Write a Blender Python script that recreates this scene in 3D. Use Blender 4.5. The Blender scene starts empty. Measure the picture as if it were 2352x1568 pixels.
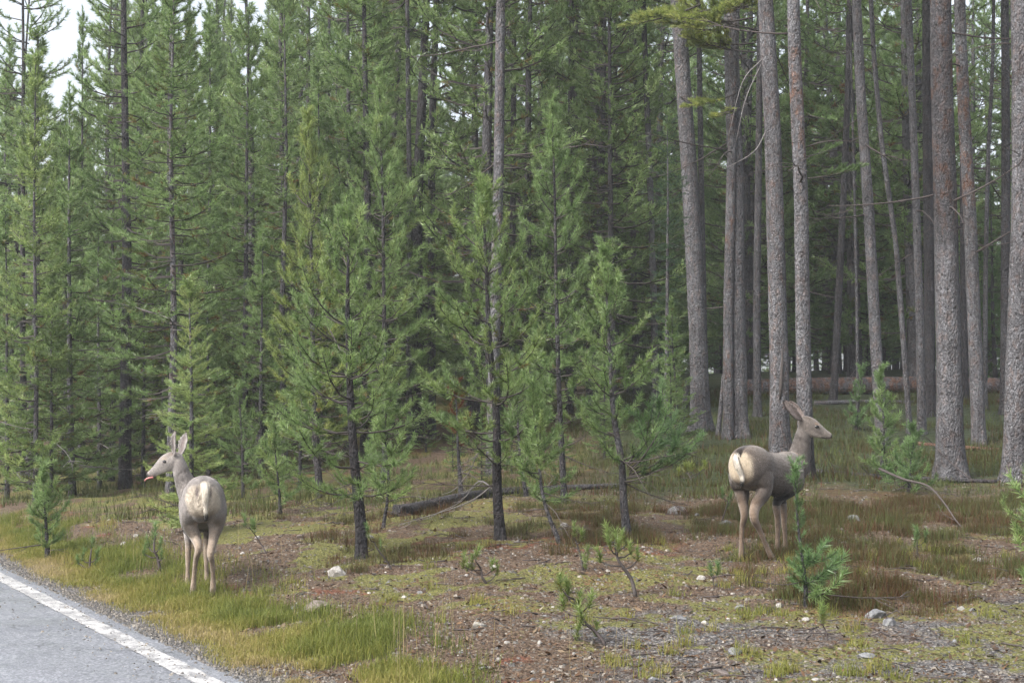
import bpy, math, random
import numpy as np
from mathutils import Vector, Matrix

S = bpy.context.scene
COL = S.collection
R = math.radians

# ------------------------------------------------------------------ camera
F = 3528.0                       # focal length in units of a 2352 px wide picture
CAM_Z = 1.5
PITCH = math.atan(168.0 / F)
cam_data = bpy.data.cameras.new('camera')
cam_data.sensor_width = 36.0
cam_data.lens = 54.0
cam_data.clip_start = 0.1
cam_data.clip_end = 2000.0
cam = bpy.data.objects.new('camera', cam_data)
COL.objects.link(cam)
cam.location = (0, 0, CAM_Z)
cam.rotation_euler = (math.pi / 2 + PITCH, 0, 0)
S.camera = cam

# ------------------------------------------------------------------ overcast sky
world = bpy.data.worlds.new('World')
S.world = world
world.use_nodes = True
wn = world.node_tree.nodes
wl = world.node_tree.links
wn.clear()
w_out = wn.new('ShaderNodeOutputWorld')
w_bg = wn.new('ShaderNodeBackground')
w_sky = wn.new('ShaderNodeTexSky')
w_sky.sky_type = 'NISHITA'
w_sky.sun_disc = False
w_sky.sun_elevation = R(48)
w_sky.sun_rotation = R(232)
w_sky.air_density = 1.0
w_sky.dust_density = 6.0
w_sky.ozone_density = 1.0
w_hsv = wn.new('ShaderNodeHueSaturation')
w_hsv.inputs['Saturation'].default_value = 0.42
wl.new(w_sky.outputs['Color'], w_hsv.inputs['Color'])
wl.new(w_hsv.outputs['Color'], w_bg.inputs['Color'])
w_bg.inputs['Strength'].default_value = 0.15
wl.new(w_bg.outputs['Background'], w_out.inputs['Surface'])

sun_d = bpy.data.lights.new('sun', 'SUN')
sun_d.energy = 1.3
sun_d.angle = R(30)
sun_d.color = (1.0, 0.985, 0.96)
sun = bpy.data.objects.new('sun', sun_d)
COL.objects.link(sun)
# light comes from the road side, behind the camera
_az, _el = R(232), R(48)
_sd = Vector((math.sin(_az) * math.cos(_el), math.cos(_az) * math.cos(_el), math.sin(_el)))
sun.rotation_euler = _sd.to_track_quat('Z', 'Y').to_euler()
sun.location = (-20, -40, 40)

S.view_settings.view_transform = 'Standard'
S.view_settings.look = 'None'
S.view_settings.gamma = 1.0
S.view_settings.use_curve_mapping = False
S.view_settings.exposure = 1.48
S.render.engine = 'CYCLES'
S.cycles.max_bounces = 5
S.cycles.diffuse_bounces = 3
S.cycles.glossy_bounces = 2
S.cycles.transmission_bounces = 3
S.cycles.volume_bounces = 0
S.cycles.use_denoising = True
S.cycles.caustics_reflective = False
S.cycles.caustics_refractive = False

# ------------------------------------------------------------------ helpers
def view_dir(px, py):
    a = (px - 1176.0) / F
    b = -(py - 784.0) / F
    c, s = math.cos(PITCH), math.sin(PITCH)
    return np.array((a, c - b * s, s + b * c))

def P(px, py, d):
    """world point seen at picture spot px, py and d metres away along Y"""
    v = view_dir(px, py)
    return v * (d / v[1]) + np.array((0, 0, CAM_Z))

def nrm(v):
    v = np.asarray(v, float)
    return v / max(1e-9, np.linalg.norm(v))

def _hash(ix, iy, seed):
    h = (ix.astype(np.int64) * 374761393 + iy.astype(np.int64) * 668265263 + seed * 974711) & 0x7fffffff
    h = ((h ^ (h >> 13)) * 1274126177) & 0x7fffffff
    h = h ^ (h >> 16)
    return (h & 0xffff) / 65535.0

def vnoise(x, y, scale, seed=0, octaves=1):
    """value noise 0..1 on arrays"""
    x = np.asarray(x, float); y = np.asarray(y, float)
    tot = np.zeros_like(x); amp = 1.0; norm = 0.0; f = 1.0 / scale
    for o in range(octaves):
        xx = x * f + 100.3 * o; yy = y * f + 57.7 * o
        ix = np.floor(xx); iy = np.floor(yy)
        fx = xx - ix; fy = yy - iy
        fx = fx * fx * (3 - 2 * fx); fy = fy * fy * (3 - 2 * fy)
        a = _hash(ix, iy, seed + o); b = _hash(ix + 1, iy, seed + o)
        c = _hash(ix, iy + 1, seed + o); d = _hash(ix + 1, iy + 1, seed + o)
        tot += amp * ((a * (1 - fx) + b * fx) * (1 - fy) + (c * (1 - fx) + d * fx) * fy)
        norm += amp; amp *= 0.5; f *= 2.0
    return tot / norm

def sstep(x, a, b):
    t = np.clip((np.asarray(x, float) - a) / (b - a), 0, 1)
    return t * t * (3 - 2 * t)

def new_mesh(name, verts, faces_flat, counts, mats=(), mat_idx=None, attrs=None, smooth=False):
    me = bpy.data.meshes.new(name)
    verts = np.asarray(verts, np.float32).reshape(-1, 3)
    faces_flat = np.asarray(faces_flat, np.int32).ravel()
    counts = np.asarray(counts, np.int32).ravel()
    me.vertices.add(len(verts))
    me.vertices.foreach_set('co', verts.ravel())
    me.loops.add(len(faces_flat))
    me.loops.foreach_set('vertex_index', faces_flat)
    me.polygons.add(len(counts))
    starts = np.zeros(len(counts), np.int32)
    starts[1:] = np.cumsum(counts)[:-1]
    me.polygons.foreach_set('loop_start', starts)
    for m in mats:
        me.materials.append(m)
    if mat_idx is not None:
        me.polygons.foreach_set('material_index', np.asarray(mat_idx, np.int32))
    if smooth is not None:
        me.polygons.foreach_set('use_smooth', np.full(len(counts), bool(smooth)))
    if attrs:
        for k, v in attrs.items():
            v = np.asarray(v, np.float32)
            if v.ndim == 1:
                a = me.attributes.new(k, 'FLOAT', 'POINT'); a.data.foreach_set('value', v)
            else:
                a = me.attributes.new(k, 'FLOAT_COLOR', 'POINT')
                vv = np.ones((len(v), 4), np.float32); vv[:, :3] = v
                a.data.foreach_set('color', vv.ravel())
    me.update(calc_edges=True)
    return me

def link(name, data, parent=None, loc=None, rot=None, scale=None):
    o = bpy.data.objects.new(name, data)
    COL.objects.link(o)
    if parent is not None:
        o.parent = parent
    if loc is not None: o.location = tuple(float(c) for c in loc)
    if rot is not None: o.rotation_euler = rot
    if scale is not None: o.scale = scale if hasattr(scale, '__len__') else (scale,) * 3
    return o

def tag(o, label=None, cat=None, group=None, kind=None):
    if label: o['label'] = label
    if cat: o['category'] = cat
    if group: o['group'] = group
    if kind: o['kind'] = kind
    return o

def root(name, loc, label, cat, group=None):
    o = link(name, None, None, loc)
    o.empty_display_size = 0.2
    return tag(o, label, cat, group)

class Tubes:
    """collects tapered tubes (closed ends) into one mesh"""
    def __init__(self):
        self.v = []; self.f = []; self.c = []; self.n = 0; self.t = []
    def add(self, pts, radii, sides=6, tint=0.5, caps=True):
        pts = np.asarray(pts, float); k = len(pts)
        radii = np.broadcast_to(np.asarray(radii, float), (k,))
        tang = np.gradient(pts, axis=0)
        tang /= np.maximum(1e-9, np.linalg.norm(tang, axis=1))[:, None]
        ref = np.array((0.0, 0, 1)) if abs(tang[:, 2]).mean() < 0.8 else np.array((1.0, 0, 0))
        u = np.cross(tang, ref); u /= np.maximum(1e-9, np.linalg.norm(u, axis=1))[:, None]
        w = np.cross(tang, u)
        ang = np.arange(sides) * (2 * math.pi / sides)
        ring = pts[:, None, :] + radii[:, None, None] * (np.cos(ang)[None, :, None] * u[:, None, :] + np.sin(ang)[None, :, None] * w[:, None, :])
        self.v.append(ring.reshape(-1, 3)); self.t.append(np.full(k * sides, tint))
        i = np.arange(k - 1)[:, None] * sides; j = np.arange(sides)[None, :]; j2 = (j + 1) % sides
        q = np.stack([i + j, i + sides + j, i + sides + j2, i + j2], axis=-1).reshape(-1) + self.n
        self.f.append(q); self.c.append(np.full((k - 1) * sides, 4))
        if caps:
            self.f.append(np.arange(sides)[::1] + self.n); self.c.append(np.array([sides]))
            self.f.append((np.arange(sides)[::-1]) + self.n + (k - 1) * sides); self.c.append(np.array([sides]))
        self.n += k * sides
    def arrays(self):
        return np.concatenate(self.v), np.concatenate(self.f), np.concatenate(self.c), np.concatenate(self.t)
    def mesh(self, name, mat, smooth=True):
        v, f, c, t = self.arrays()
        return new_mesh(name, v, f, c, [mat], None, {'tint': t}, smooth)

# ------------------------------------------------------------------ materials
class NT:
    def __init__(self, name):
        self.m = bpy.data.materials.new(name); self.m.use_nodes = True
        self.t = self.m.node_tree; self.n = self.t.nodes; self.l = self.t.links
        self.n.clear()
        self.out = self.n.new('ShaderNodeOutputMaterial')
    def node(self, typ, ins=None, **kw):
        nd = self.n.new(typ)
        for k, v in kw.items(): setattr(nd, k, v)
        for k, v in (ins or {}).items():
            if isinstance(v, bpy.types.NodeSocket): self.l.new(v, nd.inputs[k])
            else: nd.inputs[k].default_value = v
        return nd
    def attr(self, name, obj=False):
        nd = self.n.new('ShaderNodeAttribute'); nd.attribute_name = name
        nd.attribute_type = 'OBJECT' if obj else 'GEOMETRY'
        return nd
    def math(self, op, a, b=0.0, clamp=False):
        nd = self.n.new('ShaderNodeMath'); nd.operation = op; nd.use_clamp = clamp
        for i, v in enumerate((a, b)):
            if isinstance(v, bpy.types.NodeSocket): self.l.new(v, nd.inputs[i])
            else: nd.inputs[i].default_value = v
        return nd.outputs[0]
    def mix(self, fac, a, b, blend='MIX'):
        nd = self.n.new('ShaderNodeMix'); nd.data_type = 'RGBA'; nd.blend_type = blend
        nd.clamp_factor = True
        for k, v in ((0, fac), (6, a), (7, b)):
            if isinstance(v, bpy.types.NodeSocket): self.l.new(v, nd.inputs[k])
            elif k == 0: nd.inputs[0].default_value = v
            else: nd.inputs[k].default_value = (*v, 1.0)
        return nd.outputs[2]
    def ramp(self, fac, stops, interp='LINEAR'):
        nd = self.n.new('ShaderNodeValToRGB'); cr = nd.color_ramp; cr.interpolation = interp
        while len(cr.elements) < len(stops): cr.elements.new(0.5)
        for e, (p, c) in zip(cr.elements, stops):
            e.position = p; e.color = (*c, 1.0) if hasattr(c, '__len__') else (c, c, c, 1.0)
        self.l.new(fac, nd.inputs[0])
        return nd.outputs[0]
    def noise(self, vec, scale, detail=3, rough=0.55, dist=0.0, out=0):
        nd = self.n.new('ShaderNodeTexNoise')
        nd.inputs['Scale'].default_value = scale; nd.inputs['Detail'].default_value = detail
        nd.inputs['Roughness'].default_value = rough; nd.inputs['Distortion'].default_value = dist
        if vec is not None: self.l.new(vec, nd.inputs['Vector'])
        return nd.outputs[out]
    def voro(self, vec, scale, feature='F1', out='Distance', rand=1.0):
        nd = self.n.new('ShaderNodeTexVoronoi'); nd.feature = feature
        nd.inputs['Scale'].default_value = scale; nd.inputs['Randomness'].default_value = rand
        if vec is not None: self.l.new(vec, nd.inputs['Vector'])
        return nd.outputs[out]
    def obj_coord(self):
        return self.n.new('ShaderNodeTexCoord').outputs['Object']
    def pos(self):
        return self.n.new('ShaderNodeNewGeometry').outputs['Position']
    def mapping(self, vec, scale=(1, 1, 1)):
        nd = self.n.new('ShaderNodeMapping'); nd.inputs['Scale'].default_value = scale
        self.l.new(vec, nd.inputs['Vector']); return nd.outputs[0]
    def bump(self, height, strength=0.5, dist=0.01):
        nd = self.n.new('ShaderNodeBump'); nd.inputs['Strength'].default_value = strength
        nd.inputs['Distance'].default_value = dist
        self.l.new(height, nd.inputs['Height']); return nd.outputs[0]
    def principled(self, color, rough=0.8, spec=0.3, normal=None, **kw):
        nd = self.n.new('ShaderNodeBsdfPrincipled')
        if isinstance(color, bpy.types.NodeSocket): self.l.new(color, nd.inputs['Base Color'])
        else: nd.inputs['Base Color'].default_value = (*color, 1)
        if isinstance(rough, bpy.types.NodeSocket): self.l.new(rough, nd.inputs['Roughness'])
        else: nd.inputs['Roughness'].default_value = rough
        nd.inputs['Specular IOR Level'].default_value = spec
        if normal is not None: self.l.new(normal, nd.inputs['Normal'])
        for k, v in kw.items(): nd.inputs[k.replace('_', ' ')].default_value = v
        return nd
    def done(self, shader):
        self.l.new(shader, self.out.inputs['Surface']); return self.m

def leafy(name, ramp_stops, transl=0.3, rough=0.45, spec=0.35, obj_var=0.12):
    """thin plant matter: colour by the tint of each shoot plus a shift per plant"""
    m = NT(name)
    t = m.attr('tint').outputs['Fac']
    oi = m.n.new('ShaderNodeObjectInfo')
    r = m.math('MULTIPLY_ADD', oi.outputs['Random'], obj_var)
    r.node.inputs[2].default_value = -obj_var / 2
    f = m.math('ADD', t, r, clamp=True)
    c = m.ramp(f, ramp_stops)
    c = m.mix(m.attr('blue', True).outputs['Fac'], c, m.mix(1.0, c, (0.66, 0.80, 0.88), 'MULTIPLY'))
    c = m.mix(m.attr('yellow', True).outputs['Fac'], c, m.mix(1.0, c, (1.55, 1.18, 0.75), 'MULTIPLY'))
    p = m.principled(c, rough, spec)
    tr = m.node('ShaderNodeBsdfTranslucent', {'Color': c})
    mx = m.node('ShaderNodeMixShader', {0: transl, 1: p.outputs[0], 2: tr.outputs[0]})
    return m.done(mx.outputs[0])

M = {}
M['needle'] = leafy('pine_needles', [(0.0, (0.17, 0.075, 0.028)), (0.12, (0.19, 0.150, 0.045)), (0.26, (0.095, 0.120, 0.032)),
                                     (0.5, (0.114, 0.184, 0.061)), (0.75, (0.186, 0.280, 0.098)), (1.0, (0.295, 0.390, 0.160))], 0.5, 0.38, 0.55)
M['dead_needle'] = leafy('rusty_needles', [(0, (0.09, 0.034, 0.016)), (1, (0.16, 0.060, 0.026))], 0.2, 0.6, 0.2)
M['fir_needle'] = leafy('fir_needles', [(0, (0.012, 0.035, 0.014)), (0.5, (0.022, 0.062, 0.028)), (1, (0.07, 0.135, 0.05))], 0.2, 0.42, 0.45)
M['grass'] = leafy('verge_grass', [(0, (0.0860, 0.1118, 0.0215)), (0.35, (0.1462, 0.1591, 0.0327)), (0.6, (0.2150, 0.1935, 0.0516)),
                                   (0.8, (0.2838, 0.2279, 0.0946)), (1, (0.3096, 0.2494, 0.1462))], 0.3, 0.55, 0.25, 0.0)
M['shrub'] = leafy('low_shrub_stems', [(0, (0.0731, 0.0292, 0.0155)), (0.3, (0.0568, 0.0430, 0.0146)), (0.6, (0.0516, 0.0602, 0.0172)),
                                       (1, (0.0731, 0.0963, 0.0275))], 0.2, 0.55, 0.25, 0.0)
M['litter'] = leafy('litter_bits', [(0, (0.024, 0.017, 0.012)), (0.35, (0.082, 0.045, 0.024)), (0.6, (0.120, 0.074, 0.040)),
                                    (0.8, (0.150, 0.118, 0.080)), (1, (0.225, 0.200, 0.160))], 0.1, 0.7, 0.2, 0.0)
M['pebble'] = leafy('pebbles', [(0, (0.046, 0.044, 0.042)), (0.4, (0.112, 0.100, 0.084)), (0.7, (0.190, 0.168, 0.138)),
                                (0.85, (0.245, 0.228, 0.200)), (1, (0.38, 0.365, 0.335))], 0.0, 0.55, 0.4, 0.0)

def bark_material():
    m = NT('pine_bark')
    oc = m.obj_coord()
    v = m.mapping(oc, (1, 1, 0.55))
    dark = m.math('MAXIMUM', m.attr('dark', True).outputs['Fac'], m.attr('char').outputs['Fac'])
    orange = m.math('MAXIMUM', m.attr('orange', True).outputs['Fac'], m.attr('rusty').outputs['Fac'])
    n1 = m.noise(v, 38, 5, 0.65)
    cells = m.voro(v, 52)
    big = m.noise(oc, 2.6, 3, 0.6)
    base = m.ramp(n1, [(0.25, (0.020, 0.020, 0.022)), (0.42, (0.072, 0.072, 0.077)), (0.60, (0.122, 0.122, 0.130)), (0.80, (0.205, 0.207, 0.218))])
    warm = m.mix(m.ramp(m.noise(v, 14, 4, 0.6), [(0.50, 0), (0.66, 1)]), base, m.mix(1.0, base, (1.20, 1.0, 0.90), 'MULTIPLY'))
    om = m.math('MULTIPLY', m.ramp(m.math('ADD', m.noise(v, 9, 4, 0.6), m.math('MULTIPLY', m.math('SUBTRACT', orange, 0.5), 0.55)),
                                   [(0.46, 0), (0.62, 1)]), m.math('MINIMUM', m.math('MULTIPLY', orange, 2.5), 1.0))
    c = m.mix(om, warm, m.mix(m.noise(v, 30, 4, 0.6), (0.055, 0.030, 0.022), (0.20, 0.105, 0.066)))
    streak = m.noise(m.mapping(oc, (1, 1, 0.09)), 16, 4, 0.6)
    c = m.mix(m.ramp(streak, [(0.50, 0), (0.66, 0.8)]), c, m.mix(1.0, c, (1.55, 1.55, 1.56), 'MULTIPLY'))
    c = m.mix(m.ramp(streak, [(0.32, 0.75), (0.45, 0)]), c, m.mix(1.0, c, (0.5, 0.49, 0.49), 'MULTIPLY'))
    # lichen flecks and dark knots
    c = m.mix(m.ramp(m.noise(oc, 60, 2, 0.5), [(0.60, 0), (0.70, 0.9)]), c, (0.25, 0.255, 0.262))
    c = m.mix(m.ramp(m.voro(m.mapping(oc, (1, 1, 0.8)), 9), [(0.10, 1), (0.19, 0)]), c, (0.04, 0.036, 0.034))
    c = m.mix(m.ramp(big, [(0.36, 0.75), (0.62, 0.0)]), c, m.mix(1.0, c, (0.55, 0.52, 0.52), 'MULTIPLY'))
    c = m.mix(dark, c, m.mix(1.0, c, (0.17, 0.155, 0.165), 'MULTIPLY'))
    plate = m.voro(m.mapping(oc, (1, 1, 0.45)), 17, 'DISTANCE_TO_EDGE')
    c = m.mix(m.ramp(plate, [(0.0, 0.28), (0.06, 0.0)]), c, m.mix(1.0, c, (0.35, 0.33, 0.33), 'MULTIPLY'))
    h = m.math('ADD', m.math('ADD', m.math('MULTIPLY', cells, 0.6), n1), m.ramp(plate, [(0.0, 0), (0.12, 0.25)]))
    return m.done(m.principled(c, 0.8, 0.3, m.bump(h, 1.0, 0.03)).outputs[0])
M['bark'] = bark_material()

def twig_material(name, c0, c1):
    m = NT(name)
    oc = m.obj_coord()
    c = m.mix(m.noise(oc, 40, 3, 0.6), c0, c1)
    return m.done(m.principled(c, 0.8, 0.25, m.bump(m.noise(oc, 70, 3), 0.5, 0.005)).outputs[0])
M['twig'] = twig_material('branch_bark', (0.026, 0.022, 0.020), (0.080, 0.069, 0.065))
M['dead_twig'] = twig_material('dead_branch_wood', (0.09, 0.082, 0.08), (0.24, 0.225, 0.22))
M['dark_twig'] = twig_material('dark_branch_wood', (0.03, 0.025, 0.024), (0.085, 0.07, 0.066))
# ------------------------------------------------------------------ terrain
LA = np.array((-1.646, 8.59)); LU = np.array((-0.4756, 0.8797)); LN = np.array((0.8797, 0.4756))
def road_s(x, y): return (np.asarray(x) - LA[0]) * LN[0] + (np.asarray(y) - LA[1]) * LN[1]
def road_t(x, y): return (np.asarray(x) - LA[0]) * LU[0] + (np.asarray(y) - LA[1]) * LU[1]
def st(s, t): return LA + LN * s + LU * t

CTRL = [(460, 1372, 12.4), (775, 1318, 12.6), (830, 1280, 13.5), (1150, 1240, 14.5), (1440, 1235, 14.5), (1740, 1285, 13.07),
        (1176, 1568, 8.25), (2352, 1568, 8.2), (2000, 1420, 10.4), (1610, 985, 25.8), (2180, 1095, 19.4), (1790, 1035, 22.0),
        (1855, 1100, 19.6), (2330, 1100, 19.6), (2025, 1020, 23.5), (1950, 905, 32.0), (1650, 905, 32.0), (2330, 905, 31.0), (390, 1140, 22.0),
        (285, 1120, 27.0), (165, 1135, 24.0), (55, 1105, 28.0), (0, 1205, 19.0), (550, 1055, 30.0), (900, 1150, 18.0),
        (1000, 1165, 17.2), (1200, 1130, 20.0), (1300, 1000, 27.0), (1000, 1010, 29.0), (650, 1200, 16.0), (2250, 1250, 14.0), (1100, 1330, 12.1), (1600, 1330, 12.0)]
_cp = [P(*c) for c in CTRL]
_cp += [np.array(v, float) for v in ((0, 42, 2.5), (12, 42, 2.7), (-14, 42, 1.1), (-30, 60, 1.0), (0, 75, 3.2), (40, 70, 3.5), (-40, 110, 1.4), (60, 120, 4.5),
                                     (25, 20, 1.2), (25, 8, 0.6), (14, 10, 0.35), (8, 3, 0.1), (-9.5, 21, 0.05), (-14, 32, 0.15), (-5.5, 15.5, 0.0), (0, 200, 4), (150, 150, 5), (-150, 250, 2))]
_cp = np.array(_cp)
_n = len(_cp)
_D = np.linalg.norm(_cp[:, None, :2] - _cp[None, :, :2], axis=2)
_A = np.zeros((_n + 3, _n + 3)); _A[:_n, :_n] = -_D + np.eye(_n) * 0.6
_A[:_n, _n] = 1; _A[:_n, _n + 1:] = _cp[:, :2]; _A[_n, :_n] = 1; _A[_n + 1:, :_n] = _cp[:, :2].T
_W = np.linalg.solve(_A, np.concatenate([_cp[:, 2], np.zeros(3)]))

def height(x, y):
    x = np.asarray(x, float); y = np.asarray(y, float)
    sh = x.shape; xf = x.ravel(); yf = y.ravel()
    z = np.empty_like(xf)
    for i in range(0, len(xf), 20000):
        sl = slice(i, i + 20000)
        d = np.sqrt((xf[sl, None] - _cp[None, :, 0]) ** 2 + (yf[sl, None] - _cp[None, :, 1]) ** 2 + 0.8)
        z[sl] = -d @ _W[:_n] + _W[_n] + xf[sl] * _W[_n + 1] + yf[sl] * _W[_n + 2]
    far = sstep(np.hypot(xf, yf), 150, 260)
    z = z * (1 - far) + 3.0 * far
    s = road_s(xf, yf)
    z *= sstep(s, 0.3, 1.8)
    near = sstep(s, 0.4, 1.4)
    z += near * ((vnoise(xf, yf, 0.9, 3, 2) - 0.5) * 0.10 + (vnoise(xf, yf, 0.22, 9, 2) - 0.5) * 0.035)
    z += sstep(s, 0.1, 0.4) * (vnoise(xf, yf, 0.12, 5, 1) - 0.5) * 0.012
    return z.reshape(sh)

def hz(x, y): return float(height(np.array([x]), np.array([y]))[0])

_ys = np.concatenate([np.arange(5, 40, 0.05), np.arange(40, 90, 0.5)])
def hit(px, py):
    """spot on the ground seen at px, py"""
    v = view_dir(px, py); k = _ys / v[1]
    z = CAM_Z + v[2] * k; x = v[0] * k
    h = height(x, _ys)
    b = np.nonzero(z <= h)[0]
    i = b[0] if len(b) else len(_ys) - 1
    if i > 0 and len(b):
        d0 = z[i - 1] - h[i - 1]; d1 = h[i] - z[i]
        f = d0 / max(1e-9, d0 + d1)
        y = _ys[i - 1] + f * (_ys[i] - _ys[i - 1])
    else: y = _ys[i]
    x = v[0] * y / v[1]
    return np.array((x, y, hz(x, y)))

def on_ground(px, d):
    v = view_dir(px, 952); x = v[0] / v[1] * d
    return np.array((x, d, hz(x, d)))

# ------------------------------------------------------------------ zones of the ground cover (0..1)
def zones(x, y):
    s = road_s(x, y)
    wob = (vnoise(x, y, 1.3, 21, 2) - 0.5)
    n1 = vnoise(x, y, 0.55, 31, 3); n2 = vnoise(x, y, 0.35, 41, 3); n3 = vnoise(x, y, 0.8, 51, 3)
    ax = x / np.maximum(y, 1)                                   # bearing
    px = 1176 + F * ax
    # grass strip along the road
    g = sstep(s + wob * 0.25, 0.26, 0.52) * (1 - sstep(s + wob * 0.8, 1.0, 1.9)) * (1 - sstep(px + wob * 500, 880, 1150))
    grass = g * sstep(n1, 0.30, 0.56)
    # moss
    moss_base = 0.66 * sstep(s, 1.6, 2.6) + 0.75 * sstep(s, 1.7, 2.4) * (1 - sstep(s, 4.6, 5.8)) * (1 - sstep(px, 800, 1150))
    moss = moss_base * sstep(n2, 0.43, 0.58)
    moss = np.maximum(moss, 0.55 * sstep(s, 0.7, 1.5) * sstep(n3, 0.50, 0.62))
    # gravel: roadside rim and the lower right
    gr = (1 - sstep(s + wob * 0.3, 0.36, 0.6))
    gr2 = sstep(px + wob * 500, 1150, 1500) * (1 - sstep(y + wob * 1.5, 10.2, 11.6))
    gravel = np.maximum(gr, gr2 * (0.5 + 0.5 * sstep(n1, 0.35, 0.6)))
    # low shrubs
    sh = sstep(px + wob * 350, 1560, 1720) * sstep(y + wob * 1.6 + 0.0 * px, 10.8, 11.5) + \
         sstep(px + wob * 300, 1180, 1420) * sstep(y + wob * 2.4, 13.0, 14.6)
    shrub = np.clip(sh, 0, 1) * sstep(n3 * 0.5 + n2 * 0.5, 0.40, 0.58)
    rust = np.maximum(sstep(n3 * 0.6 + n2 * 0.4, 0.50, 0.62), 0.9 * sstep(n2, 0.36, 0.5) * sstep(y, 12.9, 13.6) * (1 - sstep(y, 14.6, 15.6)) * sstep(px, 760, 900) * (1 - sstep(px, 1500, 1650)))
    deep = sstep(y + wob * 2, 16.5, 20.5) * sstep(px, 1180, 1560)           # grassy forest floor on the right
    return dict(grass=grass, moss=moss, gravel=gravel, shrub=shrub, rust=rust, deep=deep)

def ground_material():
    m = NT('forest_ground')
    p = m.pos()
    n_f = m.noise(p, 26, 5, 0.7); n_m = m.noise(p, 7, 4, 0.6); n_l = m.noise(p, 1.6, 3, 0.5)
    vc = m.voro(p, 46, out='Color'); 
    sep = m.node('ShaderNodeSeparateColor', {0: vc}).outputs[0]
    litter = m.ramp(sep, [(0.0, (0.0281, 0.0182, 0.0116)), (0.35, (0.0597, 0.0351, 0.0208)), (0.6, (0.0982, 0.0641, 0.0405)), (0.85, (0.1333, 0.0944, 0.0636)), (0.97, (0.1684, 0.1348, 0.0983))])
    litter = m.mix(0.55, litter, m.ramp(n_f, [(0.3, (0.0210, 0.0148, 0.0098)), (0.55, (0.0772, 0.0459, 0.0271)), (0.75, (0.1404, 0.1011, 0.0664))]))
    rust = m.ramp(n_f, [(0.3, (0.050, 0.018, 0.010)), (0.6, (0.125, 0.044, 0.021)), (0.8, (0.19, 0.085, 0.042))])
    moss = m.ramp(m.noise(p, 40, 4, 0.7), [(0.3, (0.0344, 0.0344, 0.0096)), (0.48, (0.0894, 0.0894, 0.0206)), (0.72, (0.1720, 0.1617, 0.0447))])
    gv = m.node('ShaderNodeSeparateColor', {0: m.voro(p, 75, out='Color')}).outputs[0]
    gravel = m.ramp(gv, [(0.0, (0.0206, 0.0206, 0.0227)), (0.45, (0.0585, 0.0550, 0.0550)), (0.75, (0.1032, 0.0949, 0.0908)), (0.95, (0.2064, 0.1961, 0.1858))])
    green = m.ramp(n_f, [(0.3, (0.0138, 0.0193, 0.0069)), (0.55, (0.0310, 0.0427, 0.0138)), (0.75, (0.0585, 0.0619, 0.0206))])
    c = litter
    def lay(c, attr, col, soft=0.18, scale=18):
        a = m.math('ADD', m.attr(attr).outputs['Fac'], m.math('MULTIPLY', m.math('SUBTRACT', m.noise(p, scale, 4, 0.65), 0.5), 1.5))
        return m.mix(m.ramp(a, [(0.5 - soft, 0), (0.5 + soft, 1)]), c, col)
    c = lay(c, 'rust', rust, 0.25)
    c = lay(c, 'gravel', gravel, 0.2, 12)
    c = lay(c, 'moss', moss, 0.12, 24)
    c = lay(c, 'shrub', m.mix(0.5, rust, green), 0.3)
    c = lay(c, 'deep', green, 0.3, 6)
    c = lay(c, 'grass', m.mix(0.45, green, moss), 0.3)
    h = m.math('ADD', m.math('MULTIPLY', n_f, 0.8), m.math('MULTIPLY', m.voro(p, 46), -0.7))
    rough = m.ramp(n_m, [(0.3, 0.55), (0.7, 0.9)])
    return m.done(m.principled(c, rough, 0.35, m.bump(h, 0.9, 0.03)).outputs[0])
M['ground'] = ground_material()

def axis(lo, hi, step, far, g=1.28):
    a = list(np.arange(lo, hi + step / 2, step))
    d = step; v = hi; out = []
    while v < far: d *= g; v += d; out.append(v)
    d = step; v = lo; pre = []
    while v > -far: d *= g; v -= d; pre.append(v)
    return np.array(pre[::-1] + a + out)

def grid_faces(nx, ny):
    i = (np.arange(ny - 1)[:, None] * nx + np.arange(nx - 1)[None, :])
    return np.stack([i, i + 1, i + nx + 1, i + nx], axis=-1).reshape(-1), np.full((nx - 1) * (ny - 1), 4)

gx = axis(-7.5, 7.5, 0.065, 600); gy = axis(7.0, 21.0, 0.065, 600)
GX, GY = np.meshgrid(gx, gy)
GZ = height(GX, GY)
s_ = road_s(GX, GY)
under = (1 - sstep(s_, 0.10, 0.36)) * sstep(s_, -9.5, -7.9)
GZ = GZ - 0.05 * under
zz = zones(GX.ravel(), GY.ravel())
ff, cc = grid_faces(len(gx), len(gy))
ground = link('ground', new_mesh('ground', np.stack([GX, GY, GZ], -1), ff, cc, [M['ground']], None,
              {k: v for k, v in zz.items()}, True))
tag(ground, 'mossy forest floor of brown litter and gravel rising from the road', kind='structure')

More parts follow.
